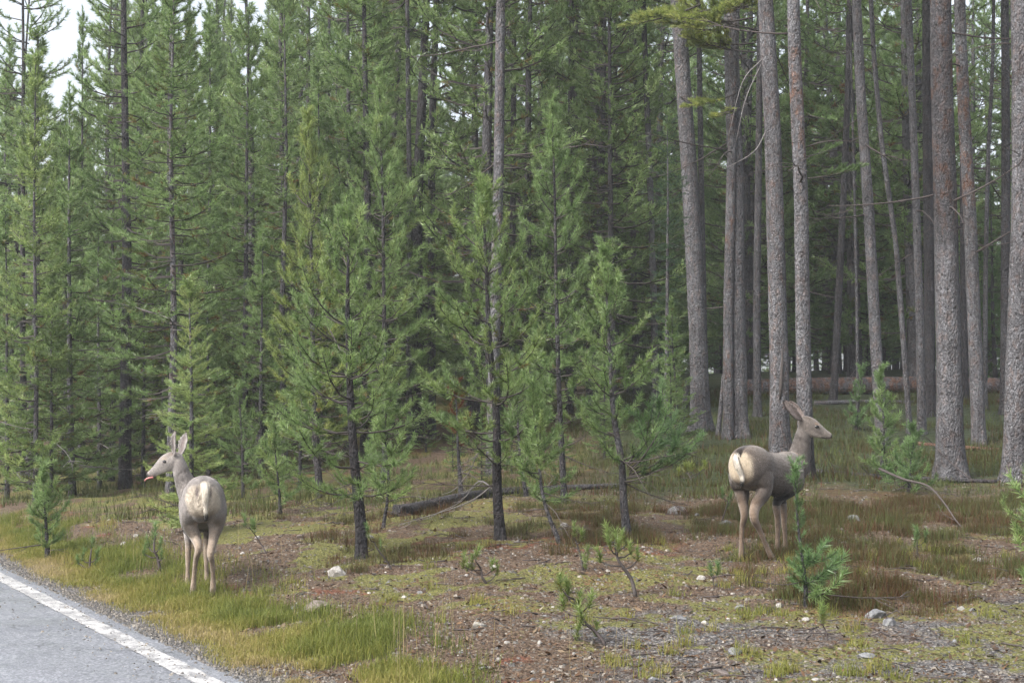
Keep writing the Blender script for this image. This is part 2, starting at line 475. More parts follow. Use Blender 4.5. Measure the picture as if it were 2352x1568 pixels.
# ------------------------------------------------------------------ road
def asphalt_material():
    m = NT('wet_asphalt')
    p = m.pos()
    cells = m.node('ShaderNodeSeparateColor', {0: m.voro(p, 95, out='Color')}).outputs[0]
    n = m.noise(p, 120, 3, 0.7)
    c = m.ramp(m.math('ADD', m.math('MULTIPLY', cells, 0.55), m.math('MULTIPLY', n, 0.45)),
               [(0.05, (0.0528, 0.0563, 0.0642)), (0.5, (0.1320, 0.1390, 0.1549)), (0.72, (0.2244, 0.2332, 0.2534)), (1.0, (0.3696, 0.3740, 0.3916))])
    # worn wheel paths run with the road
    sn = m.attr('s').outputs['Fac']
    nl = m.noise(p, 0.9, 3, 0.5)
    band = m.ramp(m.math('ADD', sn, m.math('MULTIPLY', nl, 0.06)), [(0.0, 0.2), (0.10, 0.0), (0.2, 0.75), (0.34, 0.1), (0.5, 0.8), (0.75, 0.2), (1.0, 0.5)])
    c = m.mix(band, c, m.mix(1.0, c, (1.22, 1.22, 1.24), 'MULTIPLY'))
    c = m.mix(m.ramp(m.noise(p, 3.2, 4, 0.6), [(0.5, 0), (0.7, 0.35)]), c, m.mix(1.0, c, (0.70, 0.70, 0.72), 'MULTIPLY'))
    crk = m.voro(m.node('ShaderNodeVectorMath', {0: p, 1: m.noise(p, 2.5, 3, 0.6, out=1)}, operation='ADD').outputs[0], 0.55, 'DISTANCE_TO_EDGE')
    c = m.mix(m.ramp(crk, [(0.0, 0.85), (0.008, 0.0)]), c, (0.022, 0.022, 0.024))
    c = m.mix(m.ramp(m.noise(p, 0.8, 2, 0.5), [(0.52, 0), (0.56, 0.35)]), c, m.mix(1.0, c, (0.72, 0.73, 0.76), 'MULTIPLY'))
    rough = m.ramp(m.noise(p, 2.2, 3, 0.5), [(0.35, 0.36), (0.65, 0.6)])
    return m.done(m.principled(c, rough, 0.45, m.bump(m.math('ADD', cells, n), 0.5, 0.004)).outputs[0])
M['asphalt'] = asphalt_material()

def paint_material():
    m = NT('road_paint')
    p = m.pos()
    worn = m.ramp(m.math('ADD', m.math('MULTIPLY', m.noise(p, 70, 4, 0.75), 0.6), m.math('MULTIPLY', m.noise(p, 5, 4, 0.65), 0.4)), [(0.46, 1), (0.54, 0)])
    c = m.mix(worn, m.ramp(m.noise(p, 30, 3), [(0.3, (0.36, 0.355, 0.35)), (0.7, (0.50, 0.495, 0.49))]), (0.15, 0.15, 0.155))
    return m.done(m.principled(c, 0.5, 0.4, m.bump(m.noise(p, 110, 3), 0.4, 0.003)).outputs[0])
M['paint'] = paint_material()

tt = np.concatenate([np.arange(-60, -4, 2.0), np.arange(-4, 13, 0.045), np.arange(13, 400, 6.0)])
ss = np.concatenate([np.linspace(-7.6, -0.2, 20), np.linspace(-0.1, 0.30, 7)])
TT, SS = np.meshgrid(tt, ss, indexing='ij')
edge = (vnoise(tt, tt * 0, 0.35, 77, 3) - 0.5) * 0.13
SSj = SS + np.where(SS > 0.12, (SS - 0.1) / 0.20, 0) * edge[:, None]
RX = LA[0] + LN[0] * SSj + LU[0] * TT; RY = LA[1] + LN[1] * SSj + LU[1] * TT
RZ = 0.0 - 0.035 * sstep(SS, 0.2, 0.31) * 1.0 + 0.02 * (1 - ((SS + 3.65) / 3.95) ** 2)
ff, cc = grid_faces(len(ss), len(tt))
road = link('road', new_mesh('road', np.stack([RX, RY, RZ], -1), ff, cc, [M['asphalt']], None, {'s': np.clip(-SS.ravel() / 7.6, 0, 1)}, True))
tag(road, 'wet grey asphalt road lane', kind='structure')
ls = np.linspace(-0.08, 0.07, 4)
TT, SS = np.meshgrid(tt, ls, indexing='ij')
j = (vnoise(tt, tt * 0, 0.09, 87, 2) - 0.5) * 0.018
SSj = SS + np.where(np.abs(SS) > 0.06, 1, 0) * j[:, None] * np.sign(SS)
RX = LA[0] + LN[0] * SSj + LU[0] * TT; RY = LA[1] + LN[1] * SSj + LU[1] * TT
RZ = 0.02 * (1 - ((SS + 3.65) / 3.95) ** 2) + 0.004
ff, cc = grid_faces(len(ls), len(tt))
link('edge_line', new_mesh('edge_line', np.stack([RX, RY, RZ], -1), ff, cc, [M['paint']], None, None, True), road)
# ------------------------------------------------------------------ pine branches and crowns
def needle_arrays(p0, p1, tint, nl, nw, per_m, rng, spread=52, flat=0.0, minc=7):
    p0 = np.asarray(p0, float); p1 = np.asarray(p1, float); tint = np.asarray(tint, float)
    L = np.linalg.norm(p1 - p0, axis=1)
    cnt = np.maximum(minc, (L * per_m).astype(int))
    idx = np.repeat(np.arange(len(p0)), cnt); n = len(idx)
    d = (p1 - p0) / np.maximum(L, 1e-6)[:, None]
    ref = np.where(np.abs(d[:, 2:3]) < 0.9, np.array([[0, 0, 1.0]]), np.array([[1.0, 0, 0]]))
    u = np.cross(d, ref); u /= np.linalg.norm(u, axis=1)[:, None]
    w = np.cross(d, u)
    t = rng.random(n)
    pos = p0[idx] + (p1 - p0)[idx] * t[:, None]
    az = rng.random(n) * 2 * math.pi
    ang = np.radians(spread - 26 * t ** 2 + rng.normal(0, 9, n))
    cs = np.cos(az); sn = np.sin(az) * (1 - flat)
    nd = d[idx] * np.cos(ang)[:, None] + (u[idx] * cs[:, None] + w[idx] * sn[:, None]) * np.sin(ang)[:, None]
    nd[:, 2] += 0.10
    nd /= np.linalg.norm(nd, axis=1)[:, None]
    ln = nl * (0.72 + 0.42 * rng.random(n))
    tip = pos + nd * ln[:, None]
    sd = np.cross(nd, rng.normal(0, 1, (n, 3))); sd /= np.maximum(1e-6, np.linalg.norm(sd, axis=1))[:, None]
    sd *= (nw / 2 * (0.8 + 0.4 * rng.random(n)))[:, None]
    v = np.stack([pos - sd, pos + sd, tip], axis=1).reshape(-1, 3)
    tn = np.clip(tint[idx] + rng.normal(0, 0.06, n), 0, 1)
    tv = np.stack([tn - 0.05, tn - 0.05, np.clip(tn + 0.06, 0, 1)], axis=1).reshape(-1)
    return v, np.clip(tv, 0, 1)

class Branch:
    """wood pieces and needle shoots in local space: X outward, Z up"""
    def __init__(self): self.wood = []; self.p0 = []; self.p1 = []; self.tint = []
    def shoot(self, pts, tint):
        for a, b in zip(pts[:-1], pts[1:]):
            self.p0.append(a); self.p1.append(b); self.tint.append(tint)

def curve_pts(p, az, e0, e1, L, n, rng, wob=0.06):
    pts = [np.asarray(p, float)]; st_ = L / n
    for k in range(n):
        e = e0 + (e1 - e0) * (k + 0.5) / n
        a = az + rng.normal(0, wob)
        pts.append(pts[-1] + st_ * np.array((math.cos(a) * math.cos(e), math.sin(a) * math.cos(e), math.sin(e))))
    return np.array(pts)

def make_branch(L, rng, e0=-0.1, e1=0.55, gap=0.13, bare=0.28, tuft=0.26, thick=0.011, base_tint=0.5, sub=True, bend=0.10):
    b = Branch()
    n = max(4, int(L / 0.14))
    main = curve_pts((0, 0, 0), 0.0, e0, e1, L, n, rng, bend)
    b.wood.append((main, np.linspace(thick, thick * 0.35, n + 1)))
    def at(s):
        f = s / L * n; i = min(n - 1, int(f)); return main[i] * (1 - (f - i)) + main[i + 1] * (f - i), nrm(main[i + 1] - main[i])
    k = max(1, int(round(tuft / (L / n))))
    b.shoot(main[max(0, n - k - 1):], base_tint + 0.34)
    s = bare * L; side = 1 if rng.random() < 0.5 else -1
    while s < L * 0.93:
        p, d = at(s)
        l = min(0.62, max(0.10, (L - s) * 0.62)) * (0.7 + 0.5 * rng.random())
        az = math.atan2(d[1], d[0]) + side * math.radians(rng.uniform(32, 62))
        ee = math.asin(np.clip(d[2], -1, 1))
        m = 2 if l < 0.3 else 4
        pts = curve_pts(p, az, ee + rng.uniform(-0.15, 0.15), ee + rng.uniform(0.2, 0.65), l, m, rng, 0.08)
        b.wood.append((pts, np.linspace(thick * 0.45, thick * 0.2, m + 1)))
        start = 0 if l < 0.22 else max(0, m - max(1, int(round(tuft * 1.1 / (l / m)))))
        fresh = rng.random()
        b.shoot(pts[start:], base_tint + 0.42 * fresh - 0.08)
        if start > 0 and rng.random() < 0.6:                      # older yellowing needles further in
            b.shoot(pts[start - 1:start + 1], base_tint - 0.30 + 0.1 * rng.random())
        if sub and l > 0.2:
            for q in range(int(l / 0.17)):
                f = rng.uniform(0.3, 0.9); i = min(m - 1, int(f * m)); pp = pts[i] + (pts[i + 1] - pts[i]) * (f * m - i)
                a2 = az + rng.choice((-1, 1)) * math.radians(rng.uniform(30, 65))
                l2 = rng.uniform(0.10, 0.17)
                p2 = curve_pts(pp, a2, ee + 0.1, ee + 0.7, l2, 2, rng, 0.05)
                b.wood.append((p2, (thick * 0.25, thick * 0.2, thick * 0.15)))
                b.shoot(p2, base_tint + 0.40 * rng.random() - 0.10)
        side = -side
        s += gap * (0.7 + 0.6 * rng.random())
    return b

def rotz(a):
    c, s = math.cos(a), math.sin(a)
    return np.array(((c, -s, 0), (s, c, 0), (0, 0, 1)))
def roty(a):
    c, s = math.cos(a), math.sin(a)
    return np.array(((c, 0, -s), (0, 1, 0), (s, 0, c)))       # positive lifts the X axis

def branch_meshes(name, b, nl, nw, per_m, rng, needle_mat, wood_mat, spread=52):
    t = Tubes()
    for pts, r in b.wood: t.add(pts, r, 4, caps=False)
    wood = t.mesh(name + '_wood', wood_mat)
    v, tv = needle_arrays(b.p0, b.p1, b.tint, nl, nw, per_m, rng, spread)
    k = len(v) // 3
    nd = new_mesh(name + '_needles', v, np.arange(len(v)), np.full(k, 3), [needle_mat], None, {'tint': tv}, False)
    return wood, nd

# branch kinds shared by the nearer trees (sizes in metres)
LIB = {}
def lib(kind, count, seed, Ls, nl, nw, per_m, needle='needle', wood='twig', spread=52, **kw):
    LIB[kind] = []
    for i in range(count):
        rng = np.random.default_rng(seed + i)
        L = Ls * (0.9 + 0.2 * rng.random())
        LIB[kind].append((L,) + branch_meshes(kind + '_%d' % i, make_branch(L, rng, **kw), nl, nw, per_m, rng, M[needle], M[wood], spread))
lib('tiny', 5, 100, 0.22, 0.058, 0.0062, 560, gap=0.12, bare=0.2, tuft=0.17, thick=0.005, sub=False, e0=0.1, e1=0.9, spread=60)
lib('short', 6, 200, 0.45, 0.062, 0.0064, 560, gap=0.14, bare=0.30, tuft=0.17, thick=0.008, e0=0.0, e1=0.9, sub=False, spread=60)
lib('mid', 9, 300, 0.80, 0.064, 0.0066, 540, gap=0.15, bare=0.30, tuft=0.17, thick=0.010, e0=-0.12, e1=0.85, spread=60)
lib('long', 8, 400, 1.20, 0.066, 0.0068, 520, gap=0.17, bare=0.34, tuft=0.17, thick=0.013, e0=-0.16, e1=0.75, spread=60)
lib('fir', 5, 500, 0.55, 0.026, 0.0070, 480, needle='fir_needle', gap=0.06, bare=0.10, tuft=0.4, thick=0.007, e0=-0.05, e1=0.15, spread=70)
lib('micro', 4, 650, 0.09, 0.038, 0.0042, 700, gap=0.5, bare=0.2, tuft=0.09, thick=0.003, sub=False, e0=0.3, e1=1.0, spread=55, base_tint=0.35)
lib('pale', 6, 600, 0.42, 0.040, 0.0052, 620, gap=0.075, bare=0.12, tuft=0.30, thick=0.006, e0=-0.25, e1=0.35, sub=False, spread=55, base_tint=0.78)
KL = {'micro': 0.09, 'pale': 0.42, 'tiny': 0.22, 'short': 0.45, 'mid': 0.80, 'long': 1.20, 'fir': 0.55}

def put_branch(parent, kind, loc, az, elev, scale, rng, blue=0.0, yellow=0.0, roll=0.0):
    L, wood, nd = LIB[kind][rng.integers(len(LIB[kind]))]
    o = link('branch', wood, parent, loc, (Matrix.Rotation(az, 3, 'Z') @ Matrix.Rotation(-elev, 3, 'Y') @ Matrix.Rotation(roll, 3, 'X')).to_euler(), scale)
    c = link('needles', nd, o)
    c['blue'] = blue; c['yellow'] = yellow
    return o

# bare dead branches
DEAD = []
for i in range(7):
    rng = np.random.default_rng(900 + i); t = Tubes()
    L = 1.0; main = curve_pts((0, 0, 0), 0, rng.uniform(-0.3, 0.2), rng.uniform(-0.7, 0.4), L, 8, rng, 0.16)
    t.add(main, np.linspace(0.011, 0.003, 9), 5)
    for q in range(rng.integers(3, 8)):
        k = rng.integers(2, 8); l = rng.uniform(0.12, 0.4)
        s2 = curve_pts(main[k], rng.choice((-1, 1)) * rng.uniform(0.5, 1.1), rng.uniform(-0.4, 0.3), rng.uniform(-0.8, 0.5), l, 4, rng, 0.15)
        t.add(s2, np.linspace(0.005, 0.002, 5), 4)
    DEAD.append({k: t.mesh('dead_branch_%d%s' % (i, k), M[k]) for k in ('dead_twig', 'dark_twig')})

def put_dead(parent, loc, az, elev, scale, rng, mat='dead_twig'):
    return link('dead_branch', DEAD[rng.integers(7)][mat], parent, loc, (Matrix.Rotation(az, 3, 'Z') @ Matrix.Rotation(-elev, 3, 'Y')).to_euler(), scale)

# ------------------------------------------------------------------ trunks
def trunk_mesh(name, pts, r0, r1, rng, sides=14, rough=0.05, flare=0.35, mat='bark', step=0.12, char=(), rust=()):
    """tapered bole along pts (local), with a root flare and an uneven skin"""
    pts = np.asarray(pts, float)
    seg = np.linalg.norm(np.diff(pts, axis=0), axis=1); cum = np.concatenate([[0], np.cumsum(seg)])
    L = cum[-1]; n = max(6, min(110, int(L / step)))
    u = np.linspace(0, 1, n + 1) ** 1.15 * L
    cen = np.stack([np.interp(u, cum, pts[:, k]) for k in range(3)], -1)
    for _ in range(3):
        cen[1:-1] = cen[1:-1] * 0.5 + 0.25 * (cen[:-2] + cen[2:])
    rad = r0 + (r1 - r0) * (u / L) + r0 * flare * np.exp(-u / max(0.12, r0 * 1.6))
    ang = np.arange(sides) * 2 * math.pi / sides
    sx = rng.random() * 50
    nz = vnoise(ang[None, :] * 2.0 + sx + 0 * u[:, None], u[:, None] + 0 * ang[None, :], 0.35, int(sx * 7), 3) - 0.5
    lob = np.exp(-u / max(0.15, r0 * 1.5))[:, None] * 0.28 * np.sin(ang * rng.integers(3, 6) + sx)[None, :]
    rr = rad[:, None] * (1 + rough * 2 * nz + lob)
    tang = np.gradient(cen, axis=0); tang /= np.linalg.norm(tang, axis=1)[:, None]
    a = np.cross(tang, np.array((0, 1.0, 0.001))); a /= np.linalg.norm(a, axis=1)[:, None]; b = np.cross(tang, a)
    v = cen[:, None, :] + rr[..., None] * (np.cos(ang)[None, :, None] * a[:, None, :] + np.sin(ang)[None, :, None] * b[:, None, :])
    i = np.arange(n)[:, None] * sides; j = np.arange(sides)[None, :]; j2 = (j + 1) % sides
    q = np.stack([i + j, i + j2, i + sides + j2, i + sides + j], -1).reshape(-1)
    f = np.concatenate([q, np.arange(sides) + n * sides, np.arange(sides)[::-1]]); c = np.concatenate([np.full(n * sides, 4), [sides, sides]])
    hgt = np.repeat(u, sides); wob = (nz.ravel()) * 1.2
    at = {}
    for key, rows in (('char', char), ('rusty', rust)):
        m_ = np.zeros(len(hgt))
        for lo, hi, k in rows:
            m_ = np.maximum(m_, k * sstep(hgt + wob, lo - 0.3, lo + 0.1) * (1 - sstep(hgt + wob, hi - 0.2, hi + 0.3)))
        at[key] = m_
    return new_mesh(name, v.reshape(-1, 3), f, c, [M[mat]], None, at, True)

# ------------------------------------------------------------------ whole crowns for the standing forest (shared between trees)
def crown_mesh(name, h, zb, Rm, seed, gap=0.36, per=(4, 6), nl=0.085, nw=0.013, per_m=105, shape=0.8, lowe=-0.25, tintb=0.45, keep=1.0, tip=True, bare=0.3, sg=0.2, tuft=0.30):
    rng = np.random.default_rng(seed)
    lib_ = [make_branch(L, rng, e0=lowe, e1=0.75, gap=sg * (0.8 if L < 0.6 else 1.0), bare=bare, tuft=tuft, thick=0.012 * L + 0.004, base_tint=tintb, sub=False, bend=0.12)
            for L in (0.3, 0.3, 0.6, 0.6, 0.6, 1.0, 1.0, 1.0, 1.0, 1.5, 1.5, 1.5)]
    ll = np.array([0.3, 0.3, 0.6, 0.6, 0.6, 1.0, 1.0, 1.0, 1.0, 1.5, 1.5, 1.5])
    P0, P1, TI = [], [], []; tb = Tubes()
    z = zb
    while z < h - 0.25:
        f = (z - zb) / (h - zb)
        Rz = Rm * (1 - f) ** shape * min(1.0, 0.62 + f * 3)
        for k in range(rng.integers(per[0], per[1] + 1)):
            if rng.random() > keep: continue
            L = max(0.16, Rz * rng.uniform(0.6, 1.15))
            i = rng.choice(np.nonzero(np.abs(ll - L) == np.abs(ll - L).min())[0])
            br = lib_[i]; sc = L / ll[i]
            az = rng.random() * 6.283; el = -0.12 + 0.75 * f ** 1.5 + rng.normal(0, 0.1)
            Mx = rotz(az) @ roty(el) * sc
            o = np.array((0, 0, z + rng.normal(0, gap * 0.25)))
            dt = rng.normal(0, 0.10)
            P0.append(np.array(br.p0) @ Mx.T + o); P1.append(np.array(br.p1) @ Mx.T + o); TI.append(np.array(br.tint) + dt)
            for q, (pts, r) in enumerate(br.wood):
                if q == 0 or len(pts) > 3: tb.add(pts[::2] @ Mx.T + o, np.asarray(r)[::2] * sc, 3, caps=False)
        z += gap * (0.75 + 0.5 * rng.random()) * (1 - 0.35 * f)
    if tip:
        P0.append(np.array([(0, 0, h - 0.55), (0, 0, h - 0.3)])); P1.append(np.array([(0, 0, h - 0.3), (0, 0, h)])); TI.append(np.array([tintb + 0.1, tintb + 0.25]))
    p0 = np.concatenate(P0); p1 = np.concatenate(P1); ti = np.clip(np.concatenate(TI), 0, 1)
    v, tv = needle_arrays(p0, p1, ti, nl, nw, per_m, rng, 57, 0, 6)
    wv, wf, wc, wt = tb.arrays()
    nv = len(v); k = nv // 3
    me = new_mesh(name, np.concatenate([v, wv]), np.concatenate([np.arange(nv), wf + nv]), np.concatenate([np.full(k, 3), wc]),
                  [M['needle'], M['twig']], np.concatenate([np.zeros(k, int), np.ones(len(wc), int)]), {'tint': np.concatenate([tv, wt])}, False)
    return me

CR = {}
CR['edge'] = [(7.0, crown_mesh('edge_crown_%d' % i, 7.0, 0.4, 1.25, 1000 + i, gap=0.34, per=(5, 6), keep=0.95, nl=0.095, nw=0.0140, per_m=220, sg=0.17, bare=0.25, tuft=0.24)) for i in range(4)]
CR['tall'] = [(12.0, crown_mesh('tall_crown_%d' % i, 12.0, 1.9, 1.6, 1100 + i, gap=0.42, per=(5, 6), keep=0.92, shape=0.6, per_m=210, nl=0.10, nw=0.0145, sg=0.18, bare=0.28, tuft=0.26)) for i in range(3)]
CR['sparse'] = [(12.0, crown_mesh('sparse_crown_%d' % i, 12.0, 3.0, 1.5, 1150 + i, gap=0.55, per=(4, 5), keep=0.9, shape=0.5, bare=0.3, per_m=190, sg=0.18)) for i in range(2)]
CR['high'] = [(6.0, crown_mesh('high_crown_%d' % i, 6.0, 0.2, 1.9, 1200 + i, gap=0.42, keep=0.95, shape=0.55, nl=0.10, nw=0.018, per_m=130, sg=0.18)) for i in range(2)]
CR['wood'] = [(12.0, crown_mesh('wood_crown_%d' % i, 12.0, 1.0, 2.1, 1300 + i, gap=0.45, per=(5, 6), keep=0.9, shape=0.5, nl=0.115, nw=0.021, per_m=150, tintb=0.45, lowe=-0.3, sg=0.19, bare=0.28, tuft=0.28)) for i in range(3)]
# ------------------------------------------------------------------ deer
def fur_material():
    m = NT('deer_fur')
    p = m.obj_coord()
    c = m.attr('fur').outputs['Color']
    n = m.noise(p, 55, 4, 0.7)
    n2 = m.noise(m.mapping(p, (1, 1, 0.35)), 150, 3, 0.65)
    n3 = m.noise(p, 9, 4, 0.6)
    c = m.mix(1.0, c, m.ramp(n3, [(0.32, (0.74, 0.73, 0.72)), (0.66, (1.16, 1.15, 1.14))]), 'MULTIPLY')
    c = m.mix(1.0, c, m.ramp(n, [(0.3, (0.80, 0.79, 0.78)), (0.7, (1.14, 1.13, 1.12))]), 'MULTIPLY')
    c = m.mix(1.0, c, m.ramp(n2, [(0.3, (0.66, 0.66, 0.66)), (0.7, (1.3, 1.3, 1.3))]), 'MULTIPLY')
    p_ = m.principled(c, 0.9, 0.12, m.bump(m.math('ADD', n2, m.math('MULTIPLY', n, 0.8)), 0.6, 0.006))
    p_.inputs['Sheen Weight'].default_value = 0.25
    p_.inputs['Sheen Roughness'].default_value = 0.6
    return m.done(p_.outputs[0])
M['fur'] = fur_material()
def hair_material():
    m = NT('deer_hair'); c = m.attr('fur').outputs['Color']
    a = m.node('ShaderNodeBsdfDiffuse', {'Color': c}); b = m.node('ShaderNodeBsdfTranslucent', {'Color': c})
    return m.done(m.node('ShaderNodeMixShader', {0: 0.5, 1: a.outputs[0], 2: b.outputs[0]}).outputs[0])
M['hair'] = hair_material()
def plain(name, col, rough=0.5, spec=0.5, **kw):
    m = NT(name); return m.done(m.principled(col, rough, spec, **kw).outputs[0])
M['eye'] = plain('dark_eye', (0.006, 0.005, 0.005), 0.08, 0.6)
M['tongue'] = plain('wet_tongue', (0.34, 0.135, 0.125), 0.3, 0.5)
M['hoof'] = plain('dark_hoof', (0.018, 0.016, 0.015), 0.5, 0.4)

def catmull(pts, n):
    pts = np.asarray(pts, float); k = len(pts)
    e = np.vstack([2 * pts[0] - pts[1], pts, 2 * pts[-1] - pts[-2]])
    out = []
    for i in range(k - 1):
        p0, p1, p2, p3 = e[i], e[i + 1], e[i + 2], e[i + 3]
        for q in range(n):
            t = q / n
            out.append(0.5 * (2 * p1 + (p2 - p0) * t + (2 * p0 - 5 * p1 + 4 * p2 - p3) * t * t + (3 * p1 - p0 - 3 * p2 + p3) * t ** 3))
    out.append(pts[-1]); return np.array(out)

class Body:
    def __init__(self): self.v = []; self.f = []; self.c = []; self.n = 0; self.parts = []
    def loft(self, name, st, hint, n=5, sides=20, cup=0.0):
        """st rows: centre x y z, half size along hint, half size across"""
        st = catmull(np.asarray(st, float), n)
        cen = st[:, :3]; a = np.maximum(st[:, 3], 0.004); b = np.maximum(st[:, 4], 0.004)
        tg = np.gradient(cen, axis=0); tg /= np.linalg.norm(tg, axis=1)[:, None]
        h = np.asarray(hint, float)
        u = h[None, :] - tg * (tg @ h)[:, None]; u /= np.linalg.norm(u, axis=1)[:, None]
        w = np.cross(tg, u)
        ang = np.arange(sides) * 2 * math.pi / sides
        ca, sa = np.cos(ang), np.sin(ang)
        off = b[:, None] * sa[None, :] + cup * a[:, None] * (ca ** 2)[None, :]
        v = cen[:, None, :] + (a[:, None] * ca[None, :])[..., None] * u[:, None, :] + off[..., None] * w[:, None, :]
        k = len(cen)
        i = np.arange(k - 1)[:, None] * sides; j = np.arange(sides)[None, :]; j2 = (j + 1) % sides
        q = np.stack([i + j, i + j2, i + sides + j2, i + sides + j], -1).reshape(-1)
        self.v.append(v.reshape(-1, 3)); self.f += [q + self.n, np.arange(sides)[::-1] + self.n, np.arange(sides) + self.n + (k - 1) * sides]
        self.c += [np.full((k - 1) * sides, 4), [sides], [sides]]
        self.n += k * sides
        self.parts.append((name, cen, np.maximum(a, b), u, w))
    def build(self, voxel=0.0075, smooth=3):
        me = new_mesh('deer_raw', np.concatenate(self.v), np.concatenate(self.f), np.concatenate(self.c))
        o = bpy.data.objects.new('deer_raw', me); COL.objects.link(o)
        rm = o.modifiers.new('remesh', 'REMESH'); rm.mode = 'VOXEL'; rm.voxel_size = voxel
        sm = o.modifiers.new('smooth', 'SMOOTH'); sm.factor = 0.5; sm.iterations = smooth
        dg = bpy.context.evaluated_depsgraph_get()
        out = bpy.data.meshes.new_from_object(o.evaluated_get(dg))
        bpy.data.objects.remove(o); bpy.data.meshes.remove(me)
        return out

def make_deer(label, group, px0, d0, z0, theta, coat, spec):
    """px0,d0,z0: spot below the pelvis. theta: heading to the right of straight away. spec gives limbs by picture spot and depth."""
    O = P(px0, 952, d0); O[2] = z0
    fw = np.array((math.sin(theta), math.cos(theta), 0)); rt = np.array((math.cos(theta), -math.sin(theta), 0)); up = np.array((0, 0, 1.0))
    def B(f, r, z): return fw * f + rt * r + up * z
    def J(px, py, dd):                                        # picture spot at depth d0+dd, relative to the origin
        return P(px, py, d0 + dd) - O
    b = Body()
    T = spec['torso']
    b.loft('torso', [(*B(f, r, z), hw, hh) for f, r, z, hw, hh in T], rt, 6, 32)
    for name, rows in spec['legs'].items():
        hint = fw
        b.loft(name, [(*(J(*r[0]) if r[0][0] > 50 else B(*r[0])), r[1], r[2]) for r in rows], hint, 5, 16)
    b.loft('neck', [(*J(*r[0]), r[1], r[2]) for r in spec['neck']], np.array((1.0, 0, 0.3)), 6, 24)
    b.loft('head', [(*J(*r[0]), r[1], r[2]) for r in spec['head']], np.array((0, 1.0, 0)), 6, 24)
    for i, (rows, hint, cup) in enumerate(spec['ears']):
        b.loft('ear%d' % i, [(*J(*r[0]), r[1], r[2]) for r in rows], np.array(hint, float), 5, 16, cup)
    b.loft('tail', [(*J(*r[0]), r[1], r[2]) for r in spec['tail']], rt, 5, 12)
    me = b.build()
    n = len(me.vertices)
    co = np.empty(n * 3, np.float32); me.vertices.foreach_get('co', co); co = co.reshape(-1, 3).astype(float)
    no = np.empty(n * 3, np.float32); me.vertices.foreach_get('normal', no); no = no.reshape(-1, 3).astype(float)
    f = co @ fw; r = co @ rt; z = co[:, 2]
    def dist(i):
        _, cen, rad, _, _ = b.parts[i]
        d = np.full(n, 9.0); tpar = np.zeros(n)
        for k in range(len(cen)):
            dk = np.linalg.norm(co - cen[k], axis=1) / (rad[k] + 0.012)
            m_ = dk < d; d[m_] = dk[m_]; tpar[m_] = k / (len(cen) - 1)
        return d, tpar
    names = [p[0] for p in b.parts]
    D = {nm: dist(i) for i, nm in enumerate(names)}
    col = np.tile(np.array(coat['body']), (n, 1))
    wob = vnoise(co[:, 0] * 1.0 + co[:, 2], co[:, 1] + co[:, 2] * 0.6, 0.05, 5, 2) - 0.5
    def paint(mask, c):
        nonlocal col
        mask = np.clip(mask, 0, 1)[:, None]; col = col * (1 - mask) + np.array(c) * mask
    # flanks a touch warmer low down, dark brisket and belly line
    paint(0.5 * sstep(z, 0.80, 0.95) * (D['torso'][0] < 1.3), coat['back'])
    head_or_neck = np.minimum(D['neck'][0], D['head'][0])
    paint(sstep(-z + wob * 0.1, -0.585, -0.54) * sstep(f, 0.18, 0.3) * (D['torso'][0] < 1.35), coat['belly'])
    paint(0.8 * sstep(-D['neck'][0], -1.35, -1.0) * (head_or_neck < D['torso'][0]), coat['neck'])
    # legs
    for nm in names:
        if nm.startswith(('hind', 'front')):
            near = D[nm][0] < 1.45
            low = sstep(-z + wob * 0.15, -0.50, -0.34)
            paint(near * low * 0.9, coat['leg'])
            if nm.startswith('hind'):
                paint(near * sstep(-z + wob * 0.15, -0.70, -0.5) * sstep(-f, -0.02, 0.06) * 0.75, coat['leg'])
    # rump patch
    rc = spec['rump']
    q = (np.abs(r / rc[0]) ** 2.6 + np.abs((z - rc[1]) / rc[2]) ** 2.6) ** (1 / 2.6) + wob * 0.22
    paint(sstep(-q, -1.12, -0.86) * sstep(-f, rc[3], rc[3] + 0.05), coat['rump'])
    paint(sstep(-q, -1.1, -0.9) * sstep(-f, rc[3], rc[3] + 0.05) * sstep(-z, -0.76, -0.66) * 0.55, coat['leg'])
    qd = np.hypot(r / 0.035, (z - rc[1] - rc[2] - 0.005) / 0.075) + wob * 0.4
    paint(sstep(-qd, -1.15, -0.7) * sstep(-f, rc[3] - 0.12, rc[3]) * coat['dorsal'], (0.035, 0.028, 0.025))
    # grey streaks painted on the coat either side of the tail
    if coat.get('tail_streaks'):
        for sgn in (-1, 1):
            qc = np.hypot((r - sgn * 0.052) / 0.018, (z - rc[1] - 0.07) / 0.055)
            paint(sstep(-qc, -1.1, -0.6) * (f < 0) * 0.8, (0.14, 0.115, 0.115))
    dt, tt_ = D['tail']
    paint((dt < 1.15) * sstep(-f, 0.0, 0.05), coat['tail'])
    paint((dt < 1.6) * sstep(tt_ + wob * 0.08, 0.64, 0.74) * (f < 0.05), (0.012, 0.011, 0.011))
    # head markings along nose (0) to skull (1)
    dh, th = D['head']
    hd = (dh < 1.25) & (dh < D['neck'][0] * 1.02)
    hc = b.parts[names.index('head')][1]
    axis_up = nrm(np.array((0, 0, 1.0)) - nrm(hc[-1] - hc[0]) * nrm(hc[-1] - hc[0])[2])
    kk = np.clip((th * (len(hc) - 1)).round().astype(int), 0, len(hc) - 1)
    hu = np.einsum('ij,j->i', co - hc[kk], axis_up)
    paint(hd * 0.85, coat['face'])
    paint(hd * sstep(hu, 0.028, 0.05) * sstep(th, 0.55, 0.72) * 0.8, coat['brow'])
    paint(hd * sstep(-hu, 0.015, 0.04) * (1 - sstep(th, 0.45, 0.7)) * 0.6, (0.50, 0.46, 0.42))
    paint(hd * (1 - sstep(th, 0.13, 0.2)) * 0.5, (0.50, 0.45, 0.40))
